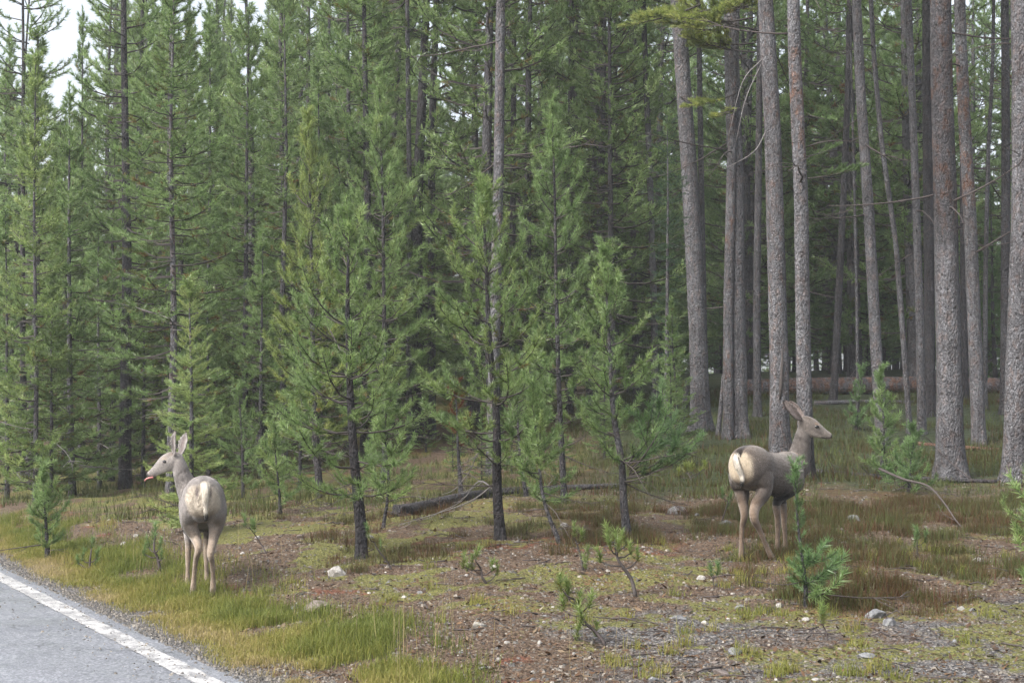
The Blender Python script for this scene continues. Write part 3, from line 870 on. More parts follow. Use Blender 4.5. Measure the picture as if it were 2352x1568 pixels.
    nose = J(*spec['head'][0][0])
    paint(hd * (1 - sstep(np.linalg.norm(co - nose, axis=1) + wob * 0.008, 0.026, 0.036)) * sstep(hu, -0.020, -0.010), (0.014, 0.013, 0.013))
    e = J(*spec['eye'][0]); de = np.linalg.norm(co - e, axis=1)
    e_up = e + axis_up * 0.028
    paint((1 - sstep(np.linalg.norm((co - e_up) * np.array((0.8, 1, 1.3)), axis=1), 0.016, 0.034)) * 0.7 * hd, coat['lid'])
    for s_ in np.linspace(0, 1, 9):                                    # mouth line
        mp = J(*spec['mouth'][0]) * (1 - s_) + J(*spec['mouth'][1]) * s_
        paint(1.3 * (1 - sstep(np.abs((co - mp) @ axis_up) + np.abs((co - mp) @ nrm(hc[-1] - hc[0])) * 0.5, 0.003, 0.009)) * hd * 0.7 * (np.linalg.norm((co - mp), axis=1) < 0.07), (0.05, 0.04, 0.04))
    for i in range(len(spec['ears'])):
        de_, te = D['ear%d' % i]
        _, cen, rad, u, w = b.parts[names.index('ear%d' % i)]
        on = (de_ < 1.2) & (de_ < dh * 0.98)
        k2 = np.clip((te * (len(cen) - 1)).round().astype(int), 0, len(cen) - 1)
        inner = np.einsum('ij,ij->i', no, w[k2]) > 0.15
        lat = np.abs(np.einsum('ij,ij->i', co - cen[k2], u[k2])) / rad[k2]
        paint(on * 1.0, coat['ear_back'])
        paint(on * inner * 1.0, coat['ear_in'])
        paint(on * inner * (1 - sstep(lat, 0.25, 0.55)) * (1 - sstep(te, 0.7, 0.95)) * 0.8, (0.13, 0.105, 0.10))
        paint(on * sstep(lat, 0.72, 0.92) * inner * 0.9, coat['ear_rim'])
        paint(on * sstep(te, 0.84, 0.97), coat['ear_tip'])
    a = me.attributes.new('fur', 'FLOAT_COLOR', 'POINT')
    cc4 = np.ones((n, 4), np.float32); cc4[:, :3] = col; a.data.foreach_set('color', cc4.ravel())
    me.materials.clear(); me.materials.append(M['fur'])
    me.polygons.foreach_set('use_smooth', np.ones(len(me.polygons), bool))
    me.name = 'deer_body'
    t = root('deer', O, label, 'deer', group)
    body = link('body', me, t)
    # short lying hair over the whole coat
    rh = np.random.default_rng(int(px0)); pick = rh.integers(0, n, 85000)
    ear_ = np.zeros(n, bool)
    for i in range(len(spec['ears'])): ear_ |= (D['ear%d' % i][0] < 1.3) & (D['ear%d' % i][0] < D['head'][0])
    keep_ = ~ear_[pick] & ((D['head'][0][pick] > 1.25) & (D['tail'][0][pick] > 1.1)) | (rh.random(len(pick)) < 0.35)
    pick = pick[keep_]; pn = no[pick]
    lie = -fw * 0.75 - up * 0.65 + rh.normal(0, 0.22, (len(pick), 3))
    lie = lie - pn * np.einsum('ij,ij->i', lie, pn)[:, None]; lie /= np.maximum(1e-6, np.linalg.norm(lie, axis=1))[:, None]
    hd_ = lie * 0.93 + pn * 0.20
    sd_ = np.cross(hd_, pn); sd_ /= np.maximum(1e-6, np.linalg.norm(sd_, axis=1))[:, None]
    thin = np.where(co[pick, 2] < 0.5, 0.5, 1.0) * np.where(D['head'][0][pick] < 1.3, 0.45, 1.0)
    hl = (0.011 + 0.013 * rh.random(len(pick))) * thin
    jit = co[pick] + lie * (rh.random(len(pick)) * 0.006)[:, None] - pn * 0.002
    hv_ = np.stack([jit - sd_ * 0.0026, jit + sd_ * 0.0026, jit + hd_ * hl[:, None]], 1).reshape(-1, 3)
    hc_ = np.clip(np.repeat(col[pick] * (0.84 + 0.40 * rh.random(len(pick)))[:, None], 3, axis=0), 0, 1)
    hm_ = new_mesh('deer_hair', hv_, np.arange(len(hv_)), np.full(len(pick), 3), [M['hair']], None, {'fur': hc_}, True)
    hn_ = np.repeat(pn + lie * 0.25, 3, axis=0); hn_ /= np.linalg.norm(hn_, axis=1)[:, None]
    hm_.normals_split_custom_set_from_vertices(hn_.astype(np.float32))
    link('hair', hm_, t)
    def blob(name, c, sz, mat, rot=(0, 0, 0)):
        import bmesh
        bm = bmesh.new(); bmesh.ops.create_uvsphere(bm, u_segments=14, v_segments=9, radius=1.0)
        m_ = bpy.data.meshes.new(name); bm.to_mesh(m_); bm.free()
        m_.materials.append(M[mat]); m_.polygons.foreach_set('use_smooth', np.ones(len(m_.polygons), bool))
        return link(name, m_, t, c, rot, sz)
    ex, ey, ang = spec['eye']
    blob('eye', J(*ex), (0.021, 0.012, 0.014), 'eye', (0, ang, 0))
    far_eye = np.array(J(*ex)) + np.array((0, ey, 0))
    blob('eye', far_eye, (0.021, 0.012, 0.014), 'eye', (0, ang, 0))
    for nm, rows in spec['legs'].items():
        foot = J(*rows[-1][0]); dirv = rows[-1][3] if len(rows[-1]) > 3 else (0, 0)
        tb = Tubes()
        for sgn in (-1, 1):
            o = rt * 0.011 * sgn
            tb.add([foot + o + up * 0.035, foot + o + fw * 0.018 + up * 0.012, foot + o + fw * 0.030 - up * 0.006], (0.014, 0.018, 0.012), 8)
        link('hoof', tb.mesh('hoof', M['hoof']), t)
    if 'tongue' in spec:
        pts = np.array([J(*q_) for q_ in spec['tongue']])
        tb = Tubes(); tb.add(catmull(pts, 4), np.linspace(0.010, 0.006, 4 * (len(pts) - 1) + 1), 10)
        link('tongue', tb.mesh('tongue', M['tongue']), t)
    return t

HL = lambda px, py, dd, a, b_: ((px, py, dd), a, b_)
left_spec = dict(
    torso=[(-0.20, 0, .80, .04, .07), (-0.175, 0, .80, .10, .135), (-.09, 0, .80, .152, .180), (.05, 0, .795, .175, .195), (.2, 0, .76, .178, .20), (.38, 0, .725, .195, .21),
           (.55, 0, .72, .180, .205), (.68, 0, .74, .145, .19), (.78, 0, .77, .10, .15), (.84, 0, .79, .05, .09)],
    legs={
        'hind_left': [((0.02, -0.09, 0.84), .12, .07), ((0.0, -0.105, 0.72), .135, .085), ((0.02, -.105, .60), .10, .068), HL(450, 1236, -.02, .062, .042), HL(456, 1260, -.09, .043, .030), HL(450, 1284, -.06, .025, .022),
                      HL(446, 1318, -.03, .019, .0175), HL(444, 1350, -.01, .026, .025), HL(443, 1362, .01, .022, .024), HL(443, 1370, .03, .022, .024)],
        'hind_right': [((0.02, 0.09, 0.84), .12, .07), ((0.0, 0.105, 0.72), .135, .085), ((0.02, .105, .60), .10, .068), HL(491, 1232, .0, .062, .042), HL(484, 1270, -.08, .043, .031), HL(487, 1292, -.05, .025, .022),
                       HL(489, 1320, -.02, .019, .0175), HL(489, 1350, .0, .026, .025), HL(489, 1362, .02, .022, .024), HL(489, 1370, .04, .022, .024)],
        'front_left': [((.62, -.10, .74), .12, .06), ((.62, -.125, .62), .09, .055), HL(430, 1210, .62, .055, .040), HL(432, 1245, .64, .034, .028), HL(432, 1275, .64, .027, .025),
                       HL(431, 1310, .63, .018, .017), HL(430, 1344, .62, .024, .024), HL(430, 1360, .64, .020, .022)],
        'front_right': [((.62, .10, .74), .12, .06), ((.62, .10, .62), .09, .055), HL(478, 1210, .62, .055, .040), HL(475, 1245, .64, .034, .028), HL(474, 1272, .64, .027, .025),
                        HL(474, 1305, .64, .018, .017), HL(476, 1336, .64, .024, .024), HL(477, 1350, .66, .020, .022)]},
    neck=[HL(462, 1175, .72, .10, .11), HL(448, 1150, .74, .125, .12), HL(431, 1120, .75, .098, .095), HL(418, 1090, .74, .074, .076), HL(412, 1068, .72, .064, .062), HL(409, 1055, .72, .05, .05)],
    head=[HL(338, 1092, .72, .016, .016), HL(342, 1090, .72, .026, .026), HL(351, 1085.5, .72, .030, .037), HL(363, 1077, .72, .034, .050), HL(377, 1067, .72, .048, .070), HL(390, 1060, .72, .058, .080),
          HL(402, 1056, .72, .056, .074), HL(412, 1057, .72, .042, .055), HL(417, 1060, .72, .022, .03)],
    ears=[([HL(403, 1045, .66, .018, .012), HL(401, 1032, .65, .028, .008), HL(399.5, 1015, .63, .034, .007), HL(401, 1000, .62, .025, .007), HL(403.5, 990, .62, .008, .006)], (-0.85, 0.5, 0), 0.55),
          ([HL(413, 1046, .78, .020, .012), HL(418, 1033, .80, .036, .008), HL(421, 1016, .82, .046, .007), HL(425, 1003, .83, .034, .007), HL(427, 993, .84, .009, .006)], (-1.0, 0.2, 0), 0.35)],
    tail=[HL(471, 1113, -.165, .024, .016), HL(472, 1125, -.205, .028, .017), HL(472, 1145, -.222, .026, .018), HL(472, 1165, -.222, .020, .017), HL(473, 1178, -.222, .018, .016), HL(473, 1190, -.215, .013, .012), HL(473, 1196, -.21, .006, .006)],
    rump=(.138, .80, .128, .02), eye=((378.5, 1059.5, .672), .095, math.radians(20)), mouth=((345, 1100, .69), (362, 1092, .68)),
    tongue=[(352, 1096, .70), (344, 1097, .69), (337, 1099, .69), (332, 1104, .69)])
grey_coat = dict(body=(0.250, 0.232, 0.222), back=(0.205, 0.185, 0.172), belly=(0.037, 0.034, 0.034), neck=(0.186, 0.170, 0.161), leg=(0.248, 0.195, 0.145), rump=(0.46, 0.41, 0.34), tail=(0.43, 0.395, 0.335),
                 face=(0.205, 0.189, 0.176), brow=(0.093, 0.071, 0.056), lid=(0.260, 0.217, 0.174), ear_back=(0.124, 0.108, 0.099), ear_in=(0.235, 0.222, 0.212), ear_rim=(0.322, 0.304, 0.279), ear_tip=(0.223, 0.205, 0.186), dorsal=0.45, tail_streaks=True)
left_spec['eye'] = (left_spec['eye'][0], 0.096, math.radians(20))
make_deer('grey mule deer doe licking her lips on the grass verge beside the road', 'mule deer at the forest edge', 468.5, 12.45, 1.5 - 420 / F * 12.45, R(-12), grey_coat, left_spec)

right_spec = dict(
    torso=[(-0.195, 0, .80, .04, .07), (-0.17, 0, .80, .10, .135), (-.09, 0, .80, .148, .178), (.05, 0, .79, .168, .192), (.2, 0, .76, .150, .18), (.36, 0, .73, .160, .185),
           (.52, 0, .72, .155, .19), (.66, 0, .735, .140, .19), (.77, 0, .77, .10, .15), (.83, 0, .79, .05, .09)],
    legs={
        'hind_left': [((0.02, -0.085, 0.84), .12, .065), ((0.0, -0.10, 0.72), .13, .075), ((0.03, -.10, .60), .095, .055), HL(1706, 1150, .03, .060, .042), HL(1710, 1183, .0, .041, .031), HL(1705, 1208, .03, .025, .022),
                      HL(1703, 1240, .05, .019, .018), HL(1703, 1266, .06, .026, .024), HL(1703, 1276, .06, .024, .024), HL(1703, 1285, .07, .024, .024)],
        'hind_right': [((0.03, 0.09, 0.84), .12, .065), ((0.05, 0.10, 0.72), .125, .07), ((0.06, .105, .60), .09, .056), HL(1736, 1160, -.10, .058, .040), HL(1732, 1188, -.16, .047, .034), HL(1743, 1213, -.12, .028, .024),
                       HL(1757, 1246, -.08, .020, .019), HL(1769, 1272, -.05, .026, .024), HL(1775, 1284, -.03, .023, .023), HL(1779, 1294, -.02, .020, .022)],
        'front_left': [((.60, -.10, .74), .12, .06), ((.60, -.11, .62), .09, .05), HL(1796, 1150, .56, .050, .036), HL(1800, 1185, .57, .032, .026), HL(1801, 1205, .57, .027, .024),
                       HL(1803, 1235, .57, .020, .018), HL(1803, 1258, .57, .024, .023), HL(1801, 1272, .58, .021, .022)],
        'front_right': [((.60, .10, .74), .12, .06), ((.60, .11, .62), .09, .055), HL(1786, 1150, .42, .050, .038), HL(1786, 1185, .43, .033, .027), HL(1787, 1205, .43, .028, .025),
                        HL(1786, 1235, .43, .020, .019), HL(1785, 1255, .43, .025, .024), HL(1784, 1268, .44, .022, .023)]},
    neck=[HL(1800, 1100, .55, .10, .12), HL(1822, 1078, .60, .125, .13), HL(1836, 1045, .62, .100, .10), HL(1842, 1015, .62, .080, .078), HL(1847, 990, .60, .066, .064), HL(1849, 975, .60, .05, .05)],
    head=[HL(1911, 1002, .58, .016, .016), HL(1908, 1001.5, .58, .025, .025), HL(1899, 998.5, .58, .030, .038), HL(1887, 993.5, .58, .034, .052), HL(1872, 986, .58, .048, .072), HL(1860, 979, .58, .058, .080),
          HL(1849, 972, .58, .056, .072), HL(1839, 967, .58, .042, .052), HL(1834, 965, .58, .022, .03)],
    ears=[([HL(1839, 964, .53, .020, .014), HL(1829, 954, .50, .034, .009), HL(1818, 941, .48, .040, .008), HL(1807, 928, .47, .030, .008), HL(1800, 918, .47, .009, .006)], (-0.77, -0.2, -0.62), 0.45),
          ([HL(1846, 958, .64, .020, .014), HL(1836, 946, .67, .034, .009), HL(1826, 935, .69, .040, .008), HL(1817, 925, .70, .028, .008), HL(1812, 919, .70, .009, .006)], (-0.77, 0.35, -0.62), 0.35)],
    tail=[HL(1689, 1046, -.148, .020, .016), HL(1690, 1056, -.188, .026, .017), HL(1695, 1073, -.205, .027, .018), HL(1703, 1092, -.20, .021, .018), HL(1705, 1102, -.205, .020, .017), HL(1705, 1113, -.195, .014, .013), HL(1705, 1118, -.19, .006, .006)],
    rump=(.120, .80, .130, .03), eye=((1876, 979.5, .535), .095, math.radians(-8)), mouth=((1906, 1008, .55), (1889, 1004, .545)))
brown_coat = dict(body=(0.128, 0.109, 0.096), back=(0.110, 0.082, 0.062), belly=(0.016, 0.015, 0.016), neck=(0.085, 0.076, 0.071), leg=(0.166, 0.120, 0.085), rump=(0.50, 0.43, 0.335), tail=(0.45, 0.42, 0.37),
                  face=(0.120, 0.104, 0.092), brow=(0.058, 0.041, 0.029), lid=(0.203, 0.143, 0.097), ear_back=(0.046, 0.039, 0.037), ear_in=(0.120, 0.097, 0.089), ear_rim=(0.194, 0.175, 0.162), ear_tip=(0.014, 0.013, 0.014), dorsal=1.0)
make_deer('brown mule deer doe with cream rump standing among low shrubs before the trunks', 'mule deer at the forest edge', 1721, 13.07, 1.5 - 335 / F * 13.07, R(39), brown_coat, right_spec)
# ------------------------------------------------------------------ the forest
G_POLE = 'tall bare pine trunks on the right'
G_EDGE = 'tall green pines along the left edge of the wood'
G_YOUNG = 'young pines on the bank'
G_FILL_R = 'background pines in the shaded wood'
G_FILL_L = 'background pines of the left stand'

def to_rot(v):
    return Vector(v).to_track_quat('Z', 'Y').to_euler()

def dead_set(t, rng, n, lo, hi, r, mat, smin=0.5, smax=1.3, cen=None):
    for k in range(n):
        z = rng.uniform(lo, hi)
        c = cen(z) if cen else np.array((0, 0, z))
        az = rng.random() * 6.283
        put_dead(t, c + np.array((math.cos(az), math.sin(az), 0)) * r * 0.6, az, rng.uniform(-0.35, 0.3), rng.uniform(smin, smax), rng, mat)

def pole(pts, wpx, label, dark=0.0, orange=0.0, d=None, top=13.5, seed=0, crown=('high', 0), cz=7.6, cw=1.0, dead=6, dmat='dark_twig', char=(), rust=(), group=G_POLE, taper=0.55, deadrange=(2.0, 6.5), flare=0.35, name='pine_tree', cat='tree', crownless=False):
    """bare bole through picture spots (base first), at the depth of its foot"""
    rng = np.random.default_rng(3000 + seed)
    base = hit(*pts[0]) if d is None else on_ground(pts[0][0], d)
    dd = base[1]
    W = [base] + [P(x, y, dd) for x, y in pts[1:]]
    W = np.array(W); last = nrm(W[-1] - W[-2]) if len(W) > 1 else np.array((0, 0, 1.0))
    last = nrm(last * 0.5 + np.array((0, 0, 0.5)))
    zt = base[2] + top
    if W[-1][2] < zt: W = np.vstack([W, W[-1] + last * (zt - W[-1][2]) / last[2]])
    L = W - base; L[0, 2] -= 0.06
    r = wpx / 2 / F * dd
    t = root(name, base, label, cat, group)
    k = link('trunk', trunk_mesh('trunk', L, r * 0.98, r * taper, rng, char=char, rust=rust, flare=flare), t)
    k['dark'] = dark; k['orange'] = orange
    cen = lambda z: np.array([np.interp(z, L[:, 2], L[:, q]) for q in (0, 1)] + [z])
    if dead:
        dead_set(t, rng, dead, *deadrange, r, dmat, cen=cen, smax=1.5)
        for q in range(6):
            zq = rng.uniform(0.8, 7.0); aq = rng.uniform(3.4, 6.0)
            put_dead(t, cen(zq) + np.array((math.cos(aq), math.sin(aq), 0)) * r * 0.7, aq, rng.uniform(-.3, .5), rng.uniform(0.12, 0.3), rng, 'dark_twig')
    if not crownless:
        h, me = CR[crown[0]][crown[1] % len(CR[crown[0]])]
        sc = (top - cz) / h
        c = cen(cz)
        o = link('crown', me, t, c, (0, 0, rng.random() * 6.28), (sc * cw, sc * cw, sc))
        o['blue'] = 0.0; o['yellow'] = 0.0
    return t, cen, base, r

pole([(1610, 985), (1603, 760), (1585, 420), (1562, 80), (1556, 0)], 45, 'stout grey pine trunk topped by yellowish needles, left of the other thick trunks', seed=1, crown=('high', 1), dead=3)
TW, twc, twb, twr = pole([(1697, 1003), (1692, 700), (1690, 420), (1680, 120), (1678, 0)], 44, 'grey pine trunk pressed against a pinkish twin trunk behind the deer rump', orange=0.12, seed=2, dead=3)
pole([(1672, 996), (1673, 700), (1679, 420), (1690, 0)], 26, 'pinkish twin trunk half hidden behind the grey trunk beside it', orange=0.35, seed=3, d=24.6, dead=2)
T3, t3c, t3b, t3r = pole([(1790, 1037), (1790, 850), (1783, 600), (1775, 300), (1758, 0)], 47, 'pale pinkish pine trunk with an open scar just behind the standing deer head', orange=0.32, seed=4, char=((0.0, 0.3, 0.35),), dead=2)
pole([(1852, 1100), (1845, 800), (1840, 450), (1826, 150), (1822, 0)], 38, 'pine trunk with burnt black foot and orange bark patch, right of the scarred trunk', orange=0.15, seed=5, char=((0.0, 0.75, 0.95),), rust=((4.3, 5.8, 0.5),), dead=4)
pole([(2027, 1020), (2012, 800), (1996, 500), (1976, 200), (1967, 0)], 29, 'slim leaning grey pine trunk rising behind a low green pine bush', orange=0.1, seed=6, dead=3)
pole([(2090, 985), (2076, 800), (2058, 560), (2025, 330), (2008, 140), (2000, 0)], 14, 'thin curved pole of a pine bending left, beside the slim leaning trunk', seed=7, d=24.5, top=12, dead=1, taper=0.6, cw=0.6)
pole([(2117, 985), (2112, 700), (2100, 350), (2086, 0)], 21, 'slender straight pine trunk between the curved pole and the dark thick trunk', seed=8, d=24.2, orange=0.1, dead=3)
pole([(2183, 1097), (2180, 850), (2172, 500), (2163, 180), (2160, 0)], 62, 'thickest dark pine trunk with rusty orange upper bark, right of the deer', orange=0.05, dark=0.12, seed=9, char=((3.0, 9, 0.62),), rust=((3.2, 9, 0.42),), dead=5, deadrange=(3.0, 6.5))
pole([(2249, 1022), (2240, 800), (2228, 500), (2214, 260), (2206, 60)], 34, 'pine trunk with warm tan bark just right of the thickest dark trunk', orange=0.25, seed=10, rust=((3.5, 6, 0.5),), dead=3)
pole([(2328, 1103), (2334, 850), (2346, 500), (2346, 200), (2342, 0)], 52, 'thick pinkish grey pine trunk cut by the right edge of the view', orange=0.22, seed=11, dead=5, deadrange=(2.4, 6))
pole([(1914, 932), (1923, 750), (1936, 480), (1948, 200), (1952, 0)], 18, 'dark thin trunk leaning right in front of the long fallen log', dark=0.6, seed=12, d=30.0, dead=2, cw=0.8)
pole([(1971, 960), (1968, 700), (1962, 420), (1957, 230), (1955, 150)], 8, 'very thin whitish dead stem standing between two darker trunks', seed=13, d=27.0, top=6.8, dead=3, dmat='dead_twig', crownless=True)
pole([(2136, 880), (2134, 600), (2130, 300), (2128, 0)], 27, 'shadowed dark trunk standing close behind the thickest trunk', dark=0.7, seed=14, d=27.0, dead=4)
pole([(1740, 965), (1738, 700), (1742, 400), (1745, 150)], 19, 'mid grey trunk seen in the gap between the twin trunks and the scarred trunk', dark=0.3, seed=15, d=28.0, dead=2)
pole([(1506, 895), (1502, 700), (1496, 500), (1490, 330), (1478, 40)], 17, 'grey trunk behind the slim fir, dark and bare in its upper half', seed=16, d=29.0, char=((6.0, 14, 0.85),), dead=6, deadrange=(4, 8))
pole([(1620, 880), (1612, 500), (1606, 120), (1604, 0)], 16, 'thin trunk showing just right of the stout grey trunk with yellowish top', dark=0.25, seed=17, d=31.0, dead=3)
pole([(940, 1010), (938, 700), (940, 400), (936, 100)], 14, 'slim pale trunk rising behind two bright young pines at mid left', seed=18, d=28.0, dead=3, orange=0.1)
pole([(992, 1005), (991, 600), (992, 300), (1003, 0)], 20, 'grey trunk right of the slim pale trunk, its foot in dark shade', dark=0.15, seed=19, d=29.0, dead=3)
pole([(1128, 1110), (1138, 700), (1146, 350), (1150, 0)], 28, 'pinkish pine trunk rising straight behind the bushy centre pine', orange=0.3, seed=20, d=22.0, dead=7, deadrange=(3.2, 6.6), cz=5.8, crown=('tall', 1), cw=0.8)
pole([(1174, 1060), (1177, 600), (1180, 200)], 16, 'dim grey trunk shadowing the pinkish trunk at centre', dark=0.35, seed=21, d=30.0, dead=3)
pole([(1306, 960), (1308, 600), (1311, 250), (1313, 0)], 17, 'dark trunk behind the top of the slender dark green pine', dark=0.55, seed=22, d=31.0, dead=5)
pole([(1416, 930), (1416, 700), (1415, 300), (1412, 0)], 12, 'thin grey trunk in the dark gap between the slender pine and the fir', dark=0.2, seed=23, d=33.0, dead=2)
pole([(2308, 900), (2310, 600), (2310, 250), (2308, 0)], 24, 'dark scaly trunk between the tan trunk and the right edge trunk', dark=0.5, orange=0.2, seed=24, d=27.0, dead=5)
pole([(2262, 890), (2264, 600), (2270, 350), (2280, 150)], 12, 'thin grey stem leaning right beside the tan trunk', dark=0.1, seed=25, d=28.0, dead=4, top=10, cw=0.6)
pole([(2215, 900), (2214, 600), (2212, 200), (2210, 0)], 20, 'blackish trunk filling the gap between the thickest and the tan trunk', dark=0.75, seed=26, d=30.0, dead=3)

# short leaning stubs at the feet of the thick trunks
for pts, w, lab in (([(1560, 985), (1572, 930), (1580, 870)], 14, 'short pale leaning dead stem at the left foot of the stout grey trunk'),
                    ([(1648, 990), (1656, 930), (1662, 860)], 12, 'short grey leaning dead stem just left of the twin trunks')):
    pole(pts, w, lab, seed=hash(lab) % 97 if False else w, top=0.9, d=25.2, dead=0, crownless=True, group=None, name='leaning_snag', cat='dead stem', taper=0.7, flare=0.1)

# scar and hanging dead limbs on the pale trunk
sc_c = t3c(1.05)
tb = Tubes(); tb.add(np.array([sc_c + (0.02, -t3r * 0.90, 0.45), sc_c + (0.02, -t3r * 0.90, 0.2), sc_c + (0.0, -t3r * 0.92, -0.1), sc_c + (-0.02, -t3r * 0.94, -0.3)]), (0.006, 0.018, 0.030, 0.012), 8)
link('bark_scar', tb.mesh('bark_scar', M['twig']), T3)
for (x0, y0, x1, y1, x2, y2) in ((1752, 135, 1705, 190, 1672, 320), (1752, 140, 1712, 230, 1690, 330), (1760, 300, 1730, 350, 1660, 390)):
    tb = Tubes(); pp = np.array([P(x0, y0, t3b[1]), P(x1, y1, t3b[1] - 0.3), P(x2, y2, t3b[1] - 0.2)]) - t3b
    tb.add(catmull(pp, 5), np.linspace(0.009, 0.003, 11), 5)
    link('dead_branch', tb.mesh('dead_branch', M['dead_twig']), T3)

# yellowish boughs hanging into view from the twin trunk and the stout trunk
rngb = np.random.default_rng(77)
BIG = [(1.7,) + branch_meshes('bough_%d' % i, make_branch(1.7, np.random.default_rng(700 + i), e0=-0.1, e1=0.25, gap=0.10, bare=0.25, tuft=0.3, thick=0.020, base_tint=0.6, bend=0.12), 0.09, 0.012, 330, rngb, M['needle'], M['twig']) for i in range(5)]
def bough(parent, base, px, py, dd, az, el, sc, yellow=0.0, blue=0.0):
    L, wood, nd = BIG[rngb.integers(5)]
    o = link('branch', wood, parent, P(px, py, base[1] + dd) - base, (Matrix.Rotation(az, 3, 'Z') @ Matrix.Rotation(-el, 3, 'Y') @ Matrix.Rotation(rngb.uniform(-.4, .4), 3, 'X')).to_euler(), sc)
    c = link('needles', nd, o); c['yellow'] = yellow; c['blue'] = blue
for px, py, dd, az, el, sc, ye in ((1740, 70, -.2, 3.3, 0.25, 0.85, .75), (1730, 100, -.3, 3.6, -0.1, 0.8, .8), (1690, 20, -.2, 3.4, -.2, .9, .7), (1690, 60, -.3, 3.9, -.25, .8, .75), (1700, 40, -.1, 2.7, -.1, .7, .6),
                                    (1690, 215, -.25, 3.5, -.35, .62, .75), (1690, 250, -.25, 4.2, -.35, .55, .8), (1690, 20, -.2, 4.8, -.2, .8, .7), (1700, 10, -.3, 5.2, 0.0, .8, .6),
   (1730, 40, -.4, 3.0, -.1, .9, .8), (1735, 120, -.4, 3.5, .05, .75, .75), (1640, 20, -.5, 3.3, -.2, .8, .7), (1640, 60, -.6, 3.9, -.1, .7, .8), (1610, 10, -.5, 3.0, -.3, .8, .65), (1720, 10, -.5, 4.3, -.3, .8, .7)):
    bough(TW, twb, px, py, dd, az, el, sc, ye)
for px, py, dd, az, el, sc in ((1850, 410, .3, 5.9, .1, .55), (1838, 255, .2, 5.3, -.4, .45), (1850, 360, .2, 0.3, .3, .4)):
    bough(T3, t3b, px, py, dd, az, el, sc, 0.1, 0.5)

# ---- trees that carry green to the ground, at the left and centre
def green_tree(kind, i, bx, by, tx, ty, wpx, label, seed, d=None, cw=1.0, dark=0.2, orange=0.0, dead=4, group=G_EDGE, yellow=0.0, blue=0.0, height=None, dmat='dead_twig', name='pine_tree', bend=0.0):
    rng = np.random.default_rng(4000 + seed)
    base = hit(bx, by) if d is None else on_ground(bx, d)
    dd = base[1]
    top = P(tx, ty, dd); v = top - base
    if height: v = v * (height / v[2])
    H = np.linalg.norm(v)
    t = root(name, base, label, 'tree', group)
    t.rotation_euler = to_rot(v)
    r = wpx / 2 / F * dd
    wob = rng.normal(0, 0.03, 2)
    pts = [(0, 0, -0.08), (wob[0], wob[1], H * 0.3), (-wob[1] * 0.7, wob[0], H * 0.65), (0, 0, H * 0.985)]
    k = link('trunk', trunk_mesh('trunk', pts, r, max(0.006, r * 0.12), rng, sides=10, step=0.2, char=((0, H * 0.12, 0.25),)), t)
    k['dark'] = dark; k['orange'] = orange
    h, me = CR[kind][i % len(CR[kind])]
    sc = H / h
    o = link('crown', me, t, None, (0, 0, rng.random() * 6.28), (sc * cw, sc * cw, sc))
    o['yellow'] = yellow; o['blue'] = blue
    if dead: dead_set(t, rng, dead, H * 0.06, H * 0.35, r, dmat, 0.4, 1.1)
    return t

green_tree('sparse', 0, 58, 1105, 50, -200, 17, 'tall dark pine with open upswept branches against the sky at far left', 1, d=27.0, dark=0.65, height=11.5, dmat='dark_twig')
green_tree('edge', 0, 84, 1110, 82, 120, 13, 'pale green slim pine with its tip against the sky at far left', 2, d=23.0, dark=0.4, yellow=0.25, cw=0.85)
green_tree('sparse', 1, 15, 1100, 88, -300, 12, 'open limbed pine soaring beyond the pale slim pine at far left', 3, d=30.0, dark=0.5, height=12.5)
green_tree('edge', 1, 166, 1137, 160, 190, 17, 'pine with a grey bare foot and pointed tip below the sky gap', 4, dark=0.1, cw=0.95, dead=7)
green_tree('edge', 2, 192, 1080, 190, 18, 13, 'narrow pointed pine reaching up in the middle of the sky gap', 5, d=32.0, cw=0.65, dark=0.5)
green_tree('tall', 0, 286, 1122, 290, -260, 30, 'thick dark trunked pine beside the sky gap, its top beyond the frame', 6, dark=0.7, orange=0.08, height=11.8, cw=0.9, dead=7, dmat='dark_twig')
green_tree('edge', 1, 258, 1113, 265, 300, 15, 'thin dark stemmed pine touching the left side of the thick dark trunk', 7, d=27.4, dark=0.75, cw=0.8, dmat='dark_twig')
green_tree('tall', 1, 389, 1142, 402, -90, 21, 'full branched pine with pinkish bark rising behind the road deer', 8, orange=0.35, dark=0.0, height=7.9, cw=1.35, dead=5)
green_tree('edge', 2, 478, 1085, 482, 40, 14, 'bushy green pine right of the pinkish barked pine', 9, d=27.5, dark=0.4)
green_tree('tall', 2, 561, 1075, 572, 15, 18, 'straight dark stemmed pine with even tiers, fourth tall stem right of the road deer', 10, d=26.0, dark=0.6, cw=0.85, dmat='dark_twig')
green_tree('edge', 0, 533, 1035, 536, 130, 13, 'smaller dim pine close left of the even tiered pine', 11, d=30.0, dark=0.5, cw=0.8)
green_tree('tall', 0, 655, 1060, 652, -30, 18, 'tall pine with deep green drooping tiers left of the bright young pines', 12, d=25.5, dark=0.5, cw=0.95)
green_tree('edge', 1, 735, 1050, 730, 120, 15, 'green pine whose tip stands above the yellow green young pine', 13, d=27.0, dark=0.5)
green_tree('tall', 1, 800, 1040, 800, -200, 18, 'large green pine behind the upper half of the tall young pine', 14, d=29.0, dark=0.4, cw=0.95, height=12)
green_tree('edge', 2, 20, 1115, 12, 470, 11, 'low bushy pine at the far left margin of the wood', 15, d=24.0, cw=1.25, dark=0.5)
green_tree('edge', 0, 120, 1100, 122, 620, 10, 'short ragged pine between two grey stems at far left', 16, d=23.2, cw=1.35, yellow=0.12)
green_tree('edge', 2, 330, 1090, 332, 560, 11, 'short spreading pine filling the space between the thick dark trunk and pinkish pine', 17, d=25.0, cw=1.3, yellow=0.15)
